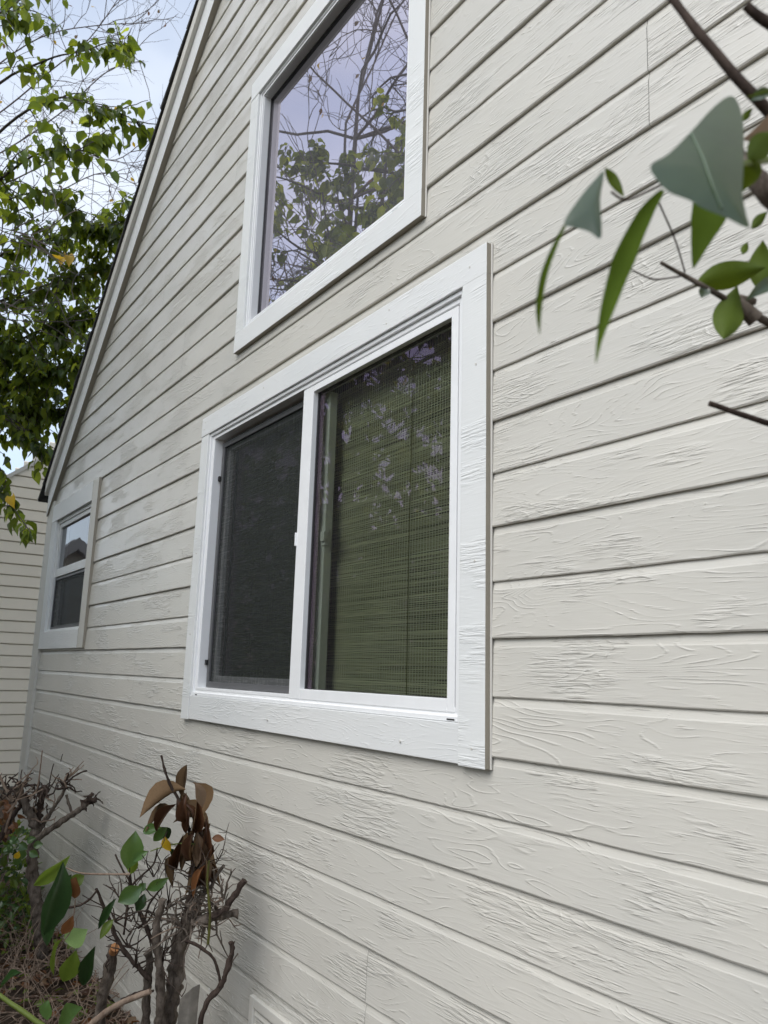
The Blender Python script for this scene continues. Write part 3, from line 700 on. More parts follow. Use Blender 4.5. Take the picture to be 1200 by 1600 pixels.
def flush_leaves(store, parent, meshes, raw, mats, single_max=0, name='foliage', pick=None):
    """the leaves that show largest become objects, the rest one mesh"""
    rest = store
    if single_max:
        vis = []
        for q in store:
            x, y, d_ = pix(q[0].translation)
            if d_ > 0.1 and -10 < x < 1210 and -10 < y < 1610: vis.append((d_, q))
        vis.sort(key=lambda e: e[0]); chosen = [q for _, q in vis[:single_max]]; ids = set(id(q) for q in chosen)
        rest = [q for q in store if id(q) not in ids]
        for M_, t_ in chosen: put_leaf(meshes[min(len(meshes)-1, int(t_*len(meshes)))], M_, parent)
    if rest:
        V = []; Fc = []; mi = []
        for M_, t_ in rest:
            v_, f_ = raw[int(t_*97) % len(raw)]; b0 = len(V)
            V += [tuple(M_ @ Vector(q)) for q in v_]; Fc += [tuple(b0+i for i in q) for q in f_]; mi += [min(len(mats)-1, int(t_*len(mats)))]*len(f_)
        me = bpy.data.meshes.new(name); me.from_pydata(V, [], Fc)
        for m_ in mats: me.materials.append(m_)
        me.polygons.foreach_set('material_index', mi); me.polygons.foreach_set('use_smooth', [True]*len(Fc)); me.update()
        o = link(name, me, parent); o['kind'] = 'stuff'

HEARTS = [leaf_mesh('heart_leaf', m_, shape='heart', curl=c, fold=f) for m_, c, f in
          ((MAT['leaf_tree'], 0.35, 0.3), (MAT['leaf_tree'], 0.7, 0.45), (MAT['leaf_tree'], 0.2, 0.2), (MAT['leaf_tree'], 0.5, 0.4), (MAT['leaf_tree'], 0.6, 0.55), (MAT['leaf_lime'], 0.35, 0.3), (MAT['leaf_lime'], 0.6, 0.3))]
RAW = [leaf_verts('heart', c, f, 4) for c, f in ((0.25, 0.2), (0.5, 0.3), (0.1, 0.15))]
RAWS = [leaf_verts('oval', c, f, 3) for c, f in ((0.25, 0.2), (0.5, 0.3), (0.1, 0.15))]

# --- leafy tree beyond the house corner
tr = random.Random(21)
base = at(-260, 900, 7.0); base.z = 0
tree = tag(empty('leafy_tree', base), 'broad-leaved green tree reaching over from beyond the house corner', 'tree')
wood = MB(); store = []
crown0 = at(-230, 330, 7.0)
trunk = smooth([base, base.lerp(crown0, 0.5)+Vector((0.1, 0.05, 0)), crown0], 6)
wood.tube(trunk, lerp_r(0.13, 0.06, len(trunk)), 10, True, 0.15)
wood.build('trunk', MAT['bark_tree'], tree)
LIMBS = [([(-120, 330), (-20, 150), (70, 95), (130, 80), (175, 66), (208, 80)], 7.2, 0.36, 20, 0.15),
         ([(-130, 360), (-10, 215), (80, 155), (150, 165), (190, 178), (222, 195)], 6.9, 0.34, 20, 0.15),
         ([(-130, 380), (0, 280), (60, 240), (120, 235), (165, 205)], 6.7, 0.45, 20, 0.12),
         ([(-130, 330), (-30, 60), (20, 10), (60, -30)], 7.0, 0.5, 22, 0.1),
         ([(-130, 420), (-20, 330), (60, 300), (120, 325)], 6.8, 0.45, 16, 0.1),
         ([(-130, 470), (0, 400), (80, 372), (150, 355), (185, 352)], 7.5, 0.6, 60, 0.0),
         ([(-130, 520), (0, 470), (90, 440), (165, 420)], 7.4, 0.6, 70, 0.0),
         ([(-130, 560), (0, 540), (80, 510), (150, 490)], 7.3, 0.6, 80, 0.0),
         ([(-130, 600), (0, 600), (70, 580), (130, 560)], 7.4, 0.6, 80, 0.0),
         ([(-130, 620), (-10, 640), (50, 640), (110, 640)], 7.3, 0.5, 60, 0.0),
         ([(-130, 640), (-30, 690), (5, 745), (20, 790), (48, 832)], 6.6, 0.3, 12, 0.3),
         ([(-130, 600), (0, 650), (40, 680), (70, 700)], 7.0, 0.35, 24, 0.2)]
limb_mb = []
for path, dep, ln, ntw, st in LIMBS:
    pts = smooth([crown0+Vector((0, 0, -0.3))]+[at(x, y, dep+0.12*i*tr.uniform(-1, 1)) for i, (x, y) in enumerate(path)], 5)
    mb = MB(); mb.tube(pts, [0.004+0.02*(1-i/len(pts))**2 for i in range(len(pts))], 6, True, 0.1)
    scatter_leaves(tr, pts[int(len(pts)*0.55):], store, 0.13, 0.06, 1.1)
    for q in range(ntw):
        i = tr.randint(int(len(pts)*0.4), len(pts)-2); a = pts[i]; td = (pts[i+1]-pts[i]).normalized()
        d_ = td*0.7+rvec(tr, 0.6)+Vector((0, 0, 0.05))
        tw = crooked(tr, a, d_, ln*tr.uniform(0.35, 1.0), 5, 0.18, 0.06)
        mb.tube(tw, lerp_r(0.006, 0.002, len(tw)), 4, False)
        scatter_leaves(tr, tw, store, 0.12 if st else 0.108, 0.058 if st else 0.045, 1.1)
    mb.build('limb', MAT['bark_tree'], tree)
# keep the crown outside the roof and the walls
def free(P): 
    x, y, z = P.x/u, P.y, P.z/u-ZG
    return not (-50.5 < x < 24 and y > -0.1 and z < SL*x+IC+4) and x > -76
store = [q for q in store if free(q[0].translation)]
flush_leaves(store, tree, HEARTS, RAW, [MAT['leaf_tree']]*5+[MAT['leaf_lime']]*2, 290)
YL = leaf_mesh('yellow_leaf', MAT['leaf_yellow'], shape='heart', curl=0.3, fold=0.3)
for px, py, dx, dy in ((105, 398, 2, 20), (98, 402, -4, 14), (18, 775, 5, 20)):
    put_leaf(YL, frame(at(px, py, 6.3), at(px+dx, py+dy, 6.25), (CAM-at(px, py, 6.3)).normalized()+rvec(tr, 0.3)), tree)

# --- bare trees: twigs against the sky
def bare_tree(name, label, base, top, seed, reach, aim=None, leaf=None, r0=0.11, n0=11, depthmax=4, paths=None, rmin=0.0028):
    r = random.Random(seed); root = tag(empty(name, base), label, 'tree')
    mb = MB(); tp = smooth([base, base.lerp(top, 0.5)+rvec(r, 0.12), top], 5)
    mb.tube(tp, lerp_r(r0, r0*0.35, len(tp)), 8, True, 0.1); mb.build('trunk', MAT['bark_bare'], root)
    tips = []
    def grow(mb, a, d_, ln, rad, lev):
        pts = crooked(r, a, d_, ln, 6, 0.16, -0.01)
        mb.tube(pts, lerp_r(rad, rad*0.45, len(pts)), 5 if lev < 2 else 3, False)
        if lev >= depthmax: tips.append(pts[-1]); return
        for q in range(r.randint(3, 5)):
            i = r.randint(2, 6); td = (pts[i]-pts[i-1]).normalized()
            grow(mb, pts[i], td*0.8+rvec(r, 0.55), ln*r.uniform(0.45, 0.7), max(rmin, rad*0.5), lev+1)
    for path in (paths or []):
        pts = smooth([tp[-2]]+path, 5); lm_ = MB(); lm_.tube(pts, lerp_r(0.014, 0.005, len(pts)), 6, False)
        for i in range(4, len(pts)-1):
            for k_ in range(1): grow(lm_, pts[i], (pts[i+1]-pts[i]).normalized()*0.8+rvec(r, 0.6), r.uniform(0.5, 1.1), 0.0062, 3)
        lm_.build('limb', MAT['bark_bare'], root)
    for q in range(n0):
        f = r.uniform(0.3, 1.0); i = min(len(tp)-1, int(f*len(tp))); a = tp[i]
        d_ = rvec(r, 0.8); d_.z = abs(d_.z)*0.6+0.25
        if aim is not None and q % 3 != 2: d_ = (aim-a).normalized()+rvec(r, 0.35)
        lm_ = MB(); grow(lm_, a, d_, reach*r.uniform(0.7, 1.1), r0*0.3, 1); lm_.build('limb', MAT['bark_bare'], root)
    st = []
    for P in tips:
        if r.random() < 0.12:
            d_ = (rvec(r, 0.6)+Vector((0, 0, -0.8))).normalized(); st.append((frame(P, P+d_*0.07, rvec(r, 1)), r.random()))
    if st: flush_leaves(st, root, None, RAWS, [MAT['leaf_rust'], MAT['leaf_tan'], MAT['leaf_yellow']], 0, 'dry_leaves')
    return root
bb = at(-420, 800, 11); bb.z = 0
bare_tree('bare_tree', 'bare thin twigged tree against the sky at upper left', bb, at(-260, 180, 11), 5, 2.0, None, n0=5, paths=[[at(x, y, 10.5) for x, y in q] for q in ([(-200, 260), (-40, 130), (60, 60), (150, 40), (235, 36)], [(-200, 300), (-20, 190), (80, 110), (140, 60), (190, -10)], [(-200, 330), (-20, 250), (90, 180), (170, 110), (225, 95)], [(-200, 360), (0, 290), (110, 240), (180, 250), (230, 215)], [(-200, 400), (0, 340), (90, 300), (160, 270), (215, 290)], [(-200, 200), (-40, 60), (20, 0), (60, -60)])])

# --- trees and hedge on the camera's side of the path, mirrored in the panes
def leafy_tree(name, label, base, h, rad, seed, nl, lsize, zlo=0.35, m_=None, nlimb=16, sing=0):
    r = random.Random(seed); root = tag(empty(name, base), label, 'tree'); top = base+Vector((r.uniform(-.3, .3), r.uniform(-.3, .3), h*0.95))
    mb = MB(); tp = smooth([base, base.lerp(top, 0.5)+Vector((r.uniform(-.15, .15), r.uniform(-.15, .15), 0)), top], 6)
    mb.tube(tp, lerp_r(0.02+h*0.006, 0.012, len(tp)), 8, True, 0.12); mb.build('trunk', MAT['bark_tree'], root); st = []
    for q in range(nlimb):
        f = zlo+(1-zlo)*q/nlimb; i = min(len(tp)-2, int(f*(len(tp)-1))); an = q*2.4+r.uniform(-.5, .5)
        rr_ = rad*(1.0-0.6*((f-zlo)/(1-zlo))**2)*r.uniform(0.7, 1.1)
        lm_ = MB(); pts = crooked(r, tp[i], Vector((math.cos(an), math.sin(an), 0.45)), rr_, 7, 0.14, 0.03)
        lm_.tube(pts, lerp_r(0.022, 0.005, len(pts)), 6, False)
        for k_ in range(9):
            a = pts[r.randint(2, 7)]; tw = crooked(r, a, rvec(r, 0.7)+Vector((math.cos(an)*.4, math.sin(an)*.4, 0.1)), rr_*r.uniform(0.25, 0.55), 5, 0.16, 0.05)
            lm_.tube(tw, lerp_r(0.006, 0.002, len(tw)), 4, False)
            scatter_leaves(r, tw, st, lsize, rr_*0.4*9*nlimb/nl, 0.7)
        lm_.build('limb', MAT['bark_tree'], root)
    flush_leaves(st, root, None, RAW, m_ or [MAT['leaf_tree']]*3+[MAT['leaf_lime']]*2, 0)
    return root
leafy_tree('leafy_tree', 'broad-leaved tree across the path, mirrored in the upper window', Vector((-6.6, -2.7, 0)), 7.2, 2.2, 31, 3600, 0.12, 0.45)
leafy_tree('leafy_tree', 'smaller broad-leaved tree mirrored beside the mullion of the sliding window', Vector((-4.6, -3.0, 0)), 6.6, 1.9, 33, 2400, 0.12, 0.5)
leafy_tree('leafy_tree', 'slender broad-leaved tree mirrored in the middle of the upper window', Vector((-5.7, -2.2, 0)), 6.7, 1.6, 37, 3400, 0.11, 0.45)
leafy_tree('leafy_tree', 'far leafy tree mirrored at the left edge of the upper window', Vector((-9.6, -3.4, 0)), 6.8, 1.9, 35, 2800, 0.13)
bare_tree('bare_tree', 'tall bare tree across the path, its twigs mirrored in the upper window', Vector((-6.9, -2.9, 0)), Vector((-6.6, -2.7, 7.6)), 9, 2.3, None, r0=0.06, n0=26, rmin=0.0045)
bare_tree('bare_tree', 'second bare tree across the path, its twigs mirrored right of the first', Vector((-4.9, -2.7, 0)), Vector((-5.0, -2.5, 7.0)), 19, 2.0, None, r0=0.05, n0=22, rmin=0.0045)
def bush(name, label, base, rx, ry_, h, seed, n, lsize):
    r = random.Random(seed); root = tag(empty(name, base), label, 'shrub', 'hedge shrubs across the path'); mb = MB(); st = []
    for q in range(14):
        an = r.uniform(0, 6.28); d_ = Vector((math.cos(an)*0.45, math.sin(an)*0.45, 1))
        pts = crooked(r, base+Vector((r.uniform(-.3, .3)*rx, r.uniform(-.3, .3)*ry_, 0)), d_, h*r.uniform(0.7, 1.0), 8, 0.1)
        mb.tube(pts, lerp_r(0.018, 0.004, len(pts)), 5, False)
    mb.build('stems', MAT['bark_tree'], root)
    for q in range(n):
        while True:
            p_ = Vector((r.uniform(-1, 1), r.uniform(-1, 1), r.uniform(0, 1)))
            e = math.sqrt(p_.x**2+p_.y**2)*(0.75+0.5*p_.z)
            if e < 1+0.2*noise.noise(p_*4+base) and r.random() < 0.35+e: break
        P = base+Vector((p_.x*rx, p_.y*ry_, p_.z*h+0.05)); d_ = (rvec(r, 0.6)+Vector((p_.x, p_.y, -0.3))).normalized()
        st.append((frame(P, P+d_*lsize*r.uniform(.7, 1.2), Vector((p_.x, p_.y, 0.8))+rvec(r, .4)), r.random()))
    flush_leaves(st, root, None, RAWS, [MAT['leaf_hedge']]*3+[MAT['leaf_tree']], 0); return root
for q, (x, y, h_, lb) in enumerate(((-9.0, -3.6, 3.3, 'farthest dark hedge shrub across the path, mirrored in the left half of the window'), (-7.4, -3.5, 3.6, 'second farthest dark hedge shrub across the path, mirrored in the sliding window'), (-5.8, -3.7, 3.5, 'middle dark hedge shrub across the path, mirrored in the sliding window'),
                      (-4.3, -3.5, 3.3, 'second nearest dark hedge shrub across the path, mirrored in the fixed pane'), (-2.8, -3.6, 3.2, 'nearest dark hedge shrub across the path, mirrored in the fixed pane'))):
    bush('hedge_shrub', lb, Vector((x, y, 0)), 1.15, 1.1, h_-(0.5 if -8 < x < -4 else 0.1), 50+q, 4600, 0.15)

# ------------------------------------------------------------------ pruned shrubs under the window
LANCE = {k_: leaf_mesh('shrub_leaf_'+k_, MAT[k_], shape='oval', curl=0.3, fold=0.22) for k_ in ('leaf_shrub', 'leaf_dark', 'leaf_olive', 'leaf_pale', 'leaf_tan', 'leaf_rust')}
DEAD = [leaf_mesh('dead_leaf', MAT['leaf_dead'], shape='oval', curl=c, fold=f) for c, f in ((0.7, 0.6), (0.4, 0.75), (0.9, 0.5))]
def plant_leaf(r, parent, me, b_, t_, wpx, dep, tilt=0.0, asp=0.56):
    A, B = at(*b_, dep), at(*t_, dep+tilt); ln = (B-A).length
    wd = (wpx*dep/FPX)/(ln*asp)
    nrm = (CAM-A).normalized()*(-1 if me in DEAD and r.random() < 0.5 else 1)+rvec(r, 0.4)+Vector((0, 0, 0.3))
    return put_leaf(me, frame(A, B, nrm, wd), parent)
def stem(parent, path, r0, r1, dep, m_='bark', n=8, wob=0.25, name='stem', jit=0.0, seed=0):
    r = random.Random(seed or len(path))
    P = smooth([at(p[0], p[1], (p[2] if len(p) > 2 else dep)+r.uniform(-jit, jit)) for p in path], 12)
    mb = MB(); mb.tube(P, lerp_r(0.72*r0*dep/FPX, 0.72*r1*dep/FPX, len(P)), n, True, wob*1.1); mb.build(name, MAT[m_], parent); return P
def twiglets(parent, r, srcs, n, lo, hi, rad, m_='bark_dark', up=0.5, name='twigs', spurs=2, amp=0.25):
    for q in range(n):
        a = r.choice(srcs); d_ = rvec(r, 0.6)+Vector((0, 0, up)); ln = r.uniform(lo, hi)
        pts = crooked(r, a, d_, ln, 5, amp); mb = MB(); mb.tube(pts, lerp_r(rad, rad*0.4, 6), 5, True, 0.2)
        for k_ in range(r.randint(0, spurs)):
            i = r.randint(1, 5); sp = crooked(r, pts[i], rvec(r, 1)+Vector((0, 0, up*0.5)), ln*r.uniform(0.15, 0.4), 3, amp)
            mb.tube(sp, lerp_r(rad*0.7, rad*0.3, 4), 4, True)
        mb.build('twig', MAT[m_], parent)
# nearer shrub
D2 = 2.42
s2r = random.Random(77)
b2 = at(262, 1660, D2); b2.z = 0
shrub2 = tag(empty('pruned_shrub', b2), 'nearer cut-back shrub with curled brown dead leaves on its top', 'shrub', 'pruned shrubs against the wall')
def down(p, dep):               # where the stem meets the ground below a pixel
    q = at(p[0], p[1], dep); return q
S = []
def foot(px, dep, dx=0.0):
    """pixel row at which ground level lies for this column and depth"""
    y = 1500
    for _ in range(200):
        if at(px, y, dep).z <= -0.02: break
        y += 6
    return y
S += stem(shrub2, [(258, foot(258, D2)), (262, 1600), (272, 1530), (282, 1470), (298, 1440), (304, 1410)], 19, 12, D2, 'bark', 12, 0.35)
S += stem(shrub2, [(225, foot(225, D2)), (228, 1600), (230, 1540), (234, 1500), (230, 1488)], 9, 8, D2+0.03, 'bark', 9, 0.3)
S += stem(shrub2, [(250, 1600), (250, 1520), (244, 1465), (250, 1420), (254, 1405)], 11, 7, D2-0.05, 'bark', 9, 0.3)
S += stem(shrub2, [(148, foot(148, D2)), (156, 1590), (166, 1535), (176, 1490), (178, 1484)], 12, 11, D2+0.12, 'bark', 10, 0.3)
b_ = MB(); b_.tube([at(177, 1487, D2+0.10), at(180, 1480, D2+0.085)], 0.014, 9, True); b_.build('cut_end', MAT['cutwood'], shrub2)
S += stem(shrub2, [(300, 1440), (322, 1436), (345, 1430), (372, 1428)], 9, 8, D2-0.04, 'bark', 9, 0.4)
S += stem(shrub2, [(330, 1434), (352, 1420), (366, 1400), (382, 1375)], 7, 6, D2-0.06, 'bark_dark', 8, 0.4)
S += stem(shrub2, [(304, 1412), (330, 1385), (338, 1368), (350, 1352)], 6, 3, D2, 'bark', 7, 0.4)
S += stem(shrub2, [(285, 1450), (300, 1395), (318, 1360), (316, 1310), (300, 1270)], 8, 4, D2+0.02, 'bark_dark', 8, 0.25)
cane = stem(shrub2, [(300, foot(300, D2-0.15)), (312, 1605), (345, 1540), (362, 1490), (361, 1472)], 6, 5, D2-0.15, 'bark_dark', 8, 0.4)
for P in cane[6::6]:            # thorns
    d_ = rvec(s2r, 1).normalized(); mb = MB(); mb.tube([P, P+d_*0.016], [0.004, 0.0008], 5); mb.build('thorn', MAT['bark_dark'], shrub2)
stem(shrub2, [(345, 1540), (335, 1500), (310, 1478), (290, 1470)], 3, 4, D2-0.1, 'bark_dark', 6, 0.3)
stem(shrub2, [(100, 1640), (140, 1602), (180, 1572), (235, 1549)], 7, 6, D2-0.25, 'bark_pale', 9, 0.1)
stem(shrub2, [(190, 1565), (215, 1552), (240, 1548)], 5, 3, D2, 'bark_dark', 7, 0.3)
stem(shrub2, [(310, 1360), (296, 1300), (283, 1258), (268, 1230), (258, 1205), (252, 1180)], 4, 2.2, D2, 'bark_dark', 7, 0.3)
stem(shrub2, [(150, 1388), (168, 1430), (185, 1470), (205, 1500), (235, 1530)], 3, 5, D2, 'bark_dark', 7, 0.3)
stem(shrub2, [(104, 1356), (125, 1364), (160, 1366), (203, 1366)], 1.6, 2.6, D2-0.05, 'bark_pale', 6, 0.2)
stem(shrub2, [(88, 1418), (120, 1416), (140, 1405), (152, 1390)], 2.4, 2.4, D2-0.03, 'bark_dark', 6, 0.2)
stem(shrub2, [(203, 1366), (208, 1400), (225, 1440), (240, 1475)], 3, 5, D2, 'bark_dark', 6, 0.3)
stem(shrub2, [(180, 1335), (192, 1360), (203, 1382), (198, 1425), (193, 1460)], 1.8, 2.6, D2-0.02, 'bark_dark', 6, 0.3)
stem(shrub2, [(246, 1325), (240, 1350), (222, 1368), (206, 1385), (200, 1410)], 1.8, 2.6, D2+0.03, 'bark_dark', 6, 0.3)
stem(shrub2, [(255, 1385), (235, 1410), (225, 1440), (216, 1450)], 2, 3, D2, 'bark_dark', 6, 0.3)
stem(shrub2, [(315, 1320), (280, 1318), (250, 1325), (235, 1330)], 1.5, 1.2, D2-0.02, 'stem_green', 6, 0.1)
stem(shrub2, [(325, 1475), (328, 1430), (324, 1380), (327, 1345)], 3.2, 2.2, D2-0.08, 'stem_olive', 7, 0.2)
top_src = [at(x, y, D2+s2r.uniform(-.05, .05)) for x, y in ((300, 1440), (285, 1450), (310, 1415), (340, 1425), (265, 1440), (330, 1390), (350, 1405), (300, 1400), (275, 1430), (320, 1440))]
twiglets(shrub2, s2r, top_src, 60, 0.05, 0.16, 0.0036, 'bark', 0.35, spurs=3, amp=0.4)
twiglets(shrub2, s2r, top_src, 24, 0.04, 0.12, 0.003, 'bark_pale', 0.1, spurs=2, amp=0.4)
twiglets(shrub2, s2r, [at(x, y, D2+s2r.uniform(-.05, .05)) for x, y in ((200, 1480), (210, 1510), (235, 1500), (180, 1440), (225, 1450), (200, 1420), (170, 1500), (255, 1500))], 34, 0.06, 0.17, 0.0028, 'bark_dark', 0.5, spurs=3, amp=0.25)
twiglets(shrub2, s2r, [at(x, y, D2+s2r.uniform(-.05, .05)) for x, y in ((215, 1400), (240, 1370), (205, 1440), (260, 1420), (190, 1400), (300, 1370), (330, 1360), (315, 1400))], 26, 0.06, 0.2, 0.0022, 'bark_dark', 0.7, spurs=3, amp=0.2)
DL = [((290, 1234), (231, 1270), 34, -.03), ((286, 1250), (291, 1205), 20, 0), ((301, 1223), (311, 1268), 28, 0), ((268, 1262), (234, 1294), 13, 0), ((276, 1256), (250, 1292), 17, -.02), ((270, 1286), (311, 1287), 22, -.02), ((276, 1248), (282, 1276), 20, .02),
      ((304, 1265), (322, 1292), 20, 0), ((329, 1286), (327, 1340), 19, -.03), ((301, 1298), (286, 1352), 22, -.02), ((287, 1303), (276, 1348), 18, .03), ((312, 1300), (303, 1362), 22, 0), ((295, 1338), (290, 1388), 24, 0), ((280, 1340), (272, 1380), 18, .02), ((322, 1275), (316, 1330), 18, .03), ((310, 1330), (322, 1372), 16, 0), ((308, 1240), (300, 1290), 18, .03)]
for q, (a, b_, w_, ti) in enumerate(DL): plant_leaf(s2r, shrub2, DEAD[q % 3], a, (a[0]+(b_[0]-a[0])*1.22, a[1]+(b_[1]-a[1])*1.22), w_*0.9, D2-0.02+0.015*(q % 3), ti)
for q in range(20):             # more dead leaves hanging close along the twig
    f = s2r.random(); x, y = 286+34*f+s2r.uniform(-8, 8), 1236+110*f; an = s2r.uniform(-0.5, 0.5); ln = s2r.uniform(38, 62)
    plant_leaf(s2r, shrub2, DEAD[q % 3] if q % 4 else LANCE['leaf_tan'], (x, y), (x+ln*math.sin(an), y+ln*math.cos(an)), s2r.uniform(12, 20), D2+s2r.uniform(-.04, .05), s2r.uniform(-.03, .03))
plant_leaf(s2r, shrub2, LANCE['leaf_rust'], (320, 1352), (302, 1402), 15, D2-0.06); plant_leaf(s2r, shrub2, LANCE['leaf_rust'], (331, 1310), (351, 1312), 12, D2-0.02)
plant_leaf(s2r, shrub2, LANCE['leaf_tan'], (304, 1222), (316, 1262), 20, D2-0.04)
GL = [('leaf_shrub', (212, 1298), (199, 1358), 32, D2), ('leaf_olive', (206, 1330), (205, 1366), 16, D2+.03), ('leaf_shrub', (224, 1300), (254, 1294), 16, D2), ('leaf_dark', (252, 1292), (264, 1310), 16, D2), ('leaf_shrub', (262, 1292), (240, 1314), 14, D2-.02), ('leaf_dark', (264, 1325), (272, 1360), 20, D2),
      ('leaf_shrub', (264, 1371), (229, 1390), 16, D2), ('leaf_shrub', (222, 1385), (184, 1410), 26, D2-.05), ('leaf_dark', (226, 1396), (213, 1426), 15, D2), ('leaf_shrub', (232, 1330), (208, 1346), 12, D2-.03), ('leaf_shrub', (228, 1380), (216, 1392), 12, D2),
      ('leaf_dark', (98, 1346), (68, 1462), 38, D2-.2), ('leaf_olive', (110, 1336), (52, 1384), 20, D2-.16), ('leaf_dark', (112, 1366), (92, 1418), 26, D2-.12), ('leaf_olive', (132, 1368), (106, 1384), 18, D2-.1), ('leaf_dark', (86, 1415), (74, 1478), 22, D2-.14),
      ('leaf_pale', (137, 1452), (101, 1470), 32, D2+.1), ('leaf_olive', (98, 1466), (84, 1524), 15, D2-.05), ('leaf_olive', (119, 1484), (99, 1534), 28, D2-.05), ('leaf_dark', (149, 1478), (130, 1540), 22, D2-.05), ('leaf_dark', (182, 1403), (154, 1452), 12, D2-.1), ('leaf_olive', (178, 1436), (156, 1468), 13, D2-.12),
      ('leaf_shrub', (76, 1562), (74, 1594), 22, D2-.5), ('leaf_shrub', (130, 1574), (92, 1612), 36, D2-.5), ('leaf_dark', (34, 1520), (0, 1545), 18, D2-.4)]
for k_, a, b_, w_, dp in GL: plant_leaf(s2r, shrub2, LANCE[k_], a, b_, w_*1.1, dp, s2r.uniform(-.03, .03))
plant_leaf(s2r, shrub2, LANCE['leaf_rust'], (119, 1370), (117, 1404), 34, D2-.13); plant_leaf(s2r, shrub2, LANCE['leaf_rust'], (114, 1430), (97, 1460), 18, D2-.05)
YS = leaf_mesh('yellow_shrub_leaf', MAT['leaf_yellow'], shape='oval', curl=0.3, fold=0.3)
plant_leaf(s2r, shrub2, YS, (258, 1306), (267, 1330), 16, D2-.02)
stem(shrub2, [(-20, 1540), (0, 1556), (35, 1580), (70, 1606)], 4, 6, D2-.5, 'stem_green', 8, 0.1)
stem(shrub2, [(118, 1405), (112, 1450), (100, 1470)], 1.2, 1.2, D2-.05, 'bark_pale', 5, 0.1)
# split weathered stake beside it
P0, P1 = at(268, foot(268, D2-.1), D2-.1), at(300, 1542, D2-.1); P0.z = -0.02
b_ = MB(); X_ = Rv*0.022; Y_ = Vector((0, 1, 0))*0.012
V = [P0-X_-Y_, P0+X_-Y_, P0+X_+Y_, P0-X_+Y_, P1-X_*1.0-Y_-Vector((0, 0, .03)), P1+X_*0.5-Y_, P1+X_*0.6+Y_+Vector((0, 0, .008)), P1-X_*0.9+Y_-Vector((0, 0, .02))]
b_.add(V, [(0, 3, 2, 1), (4, 5, 6, 7), (0, 1, 5, 4), (1, 2, 6, 5), (2, 3, 7, 6), (3, 0, 4, 7)])
o = b_.build('wooden_stake', MAT['stake']); bevel(o, 0.003); tag(o, 'grey weathered wooden stake standing among the stems of the nearer shrub', 'stake')

# farther shrub
D1 = 3.85; s1r = random.Random(91)
b1 = at(68, 1512, D1); b1.z = 0
shrub1 = tag(empty('pruned_shrub', b1), 'farther cut-back shrub with bare stubby trunk near the house corner', 'shrub', 'pruned shrubs against the wall')
def st1(path, r0, r1, m_='bark', n=8, wob=0.3, dd=0.0): return stem(shrub1, path, r0, r1, D1+dd, m_, n, wob)
st1([(68, foot(68, D1)), (66, 1490), (60, 1440), (54, 1390), (51, 1340), (55, 1312), (58, 1292)], 13, 11, 'bark', 12, 0.3)
st1([(58, 1310), (72, 1300), (100, 1281), (120, 1268), (136, 1256)], 7, 6, 'bark', 9, 0.2, -.05)
st1([(130, 1260), (140, 1252), (150, 1249)], 8, 5, 'bark_dark', 9, 0.8, -.05)
st1([(136, 1254), (140, 1245), (145, 1240)], 5, 3, 'bark_dark', 7, 0.8, -.05)
st1([(66, 1292), (80, 1268), (92, 1250), (100, 1236), (103, 1222)], 4, 3, 'bark', 7, 0.3)
st1([(112, 1270), (107, 1254), (103, 1242)], 3.5, 3, 'bark', 7, 0.3, -.04)
st1([(58, 1300), (48, 1272), (36, 1250), (28, 1228)], 10, 6, 'bark', 9, 0.5)
st1([(55, 1295), (62, 1268), (64, 1245), (70, 1228)], 8, 6, 'bark_dark', 9, 0.5, .05)
st1([(46, 1248), (58, 1232), (63, 1200), (66, 1173)], 2.2, 1.3, 'bark_pale', 6, 0.2, -.1)
st1([(12, 1270), (24, 1255), (33, 1238), (36, 1225)], 3, 2.2, 'bark_pale', 6, 0.2, -.1)
st1([(20, 1252), (8, 1232), (0, 1214), (-8, 1205)], 3, 2.5, 'bark_pale', 6, 0.2, -.1)
st1([(8, 1300), (14, 1280), (20, 1262)], 2.6, 2.4, 'bark_pale', 6, 0.2, -.12)
st1([(-10, 1330), (10, 1290), (30, 1262), (40, 1240)], 6, 4, 'bark_dark', 8, 0.4, .05)
st1([(102, 1226), (112, 1216), (124, 1208), (136, 1204)], 2.4, 1.2, 'bark_dark', 6, 0.5)
st1([(75, 1238), (84, 1222), (92, 1210)], 1.6, 1.0, 'bark_dark', 6, 0.3)
st1([(76, 1232), (80, 1208), (84, 1193)], 1.5, 0.9, 'bark_dark', 6, 0.3)
st1([(95, 1190), (96, 1184), (98, 1178)], 1.0, 0.7, 'bark_dark', 5, 0.2)
src1 = [at(x, y, D1+s1r.uniform(-.12, .12)) for x, y in ((70, 1232), (62, 1240), (30, 1228), (20, 1235), (8, 1232), (40, 1228), (45, 1250), (70, 1245), (100, 1222), (104, 1230), (55, 1270), (15, 1250), (66, 1285), (-5, 1240), (-15, 1250), (35, 1262))]
twiglets(shrub1, s1r, src1, 60, 0.04, 0.13, 0.0055, 'bark_dark', 0.5, spurs=3, amp=0.45)
twiglets(shrub1, s1r, src1, 34, 0.06, 0.16, 0.0045, 'bark_pale', 0.6, spurs=2, amp=0.25)
twiglets(shrub1, s1r, [at(102, 1226, D1), at(98, 1232, D1), at(143, 1250, D1-.05)], 14, 0.03, 0.08, 0.005, 'bark_dark', 0.4, spurs=3, amp=0.5)
for q in range(26):
    x, y = s1r.uniform(-8, 28), s1r.uniform(1252, 1308); a = s1r.uniform(0, 6.28)
    plant_leaf(s1r, shrub1, LANCE['leaf_rust'] if q % 3 else DEAD[0], (x, y), (x+14*math.cos(a), y+14*math.sin(a)), 9, D1+0.25+s1r.uniform(-.08, .08))
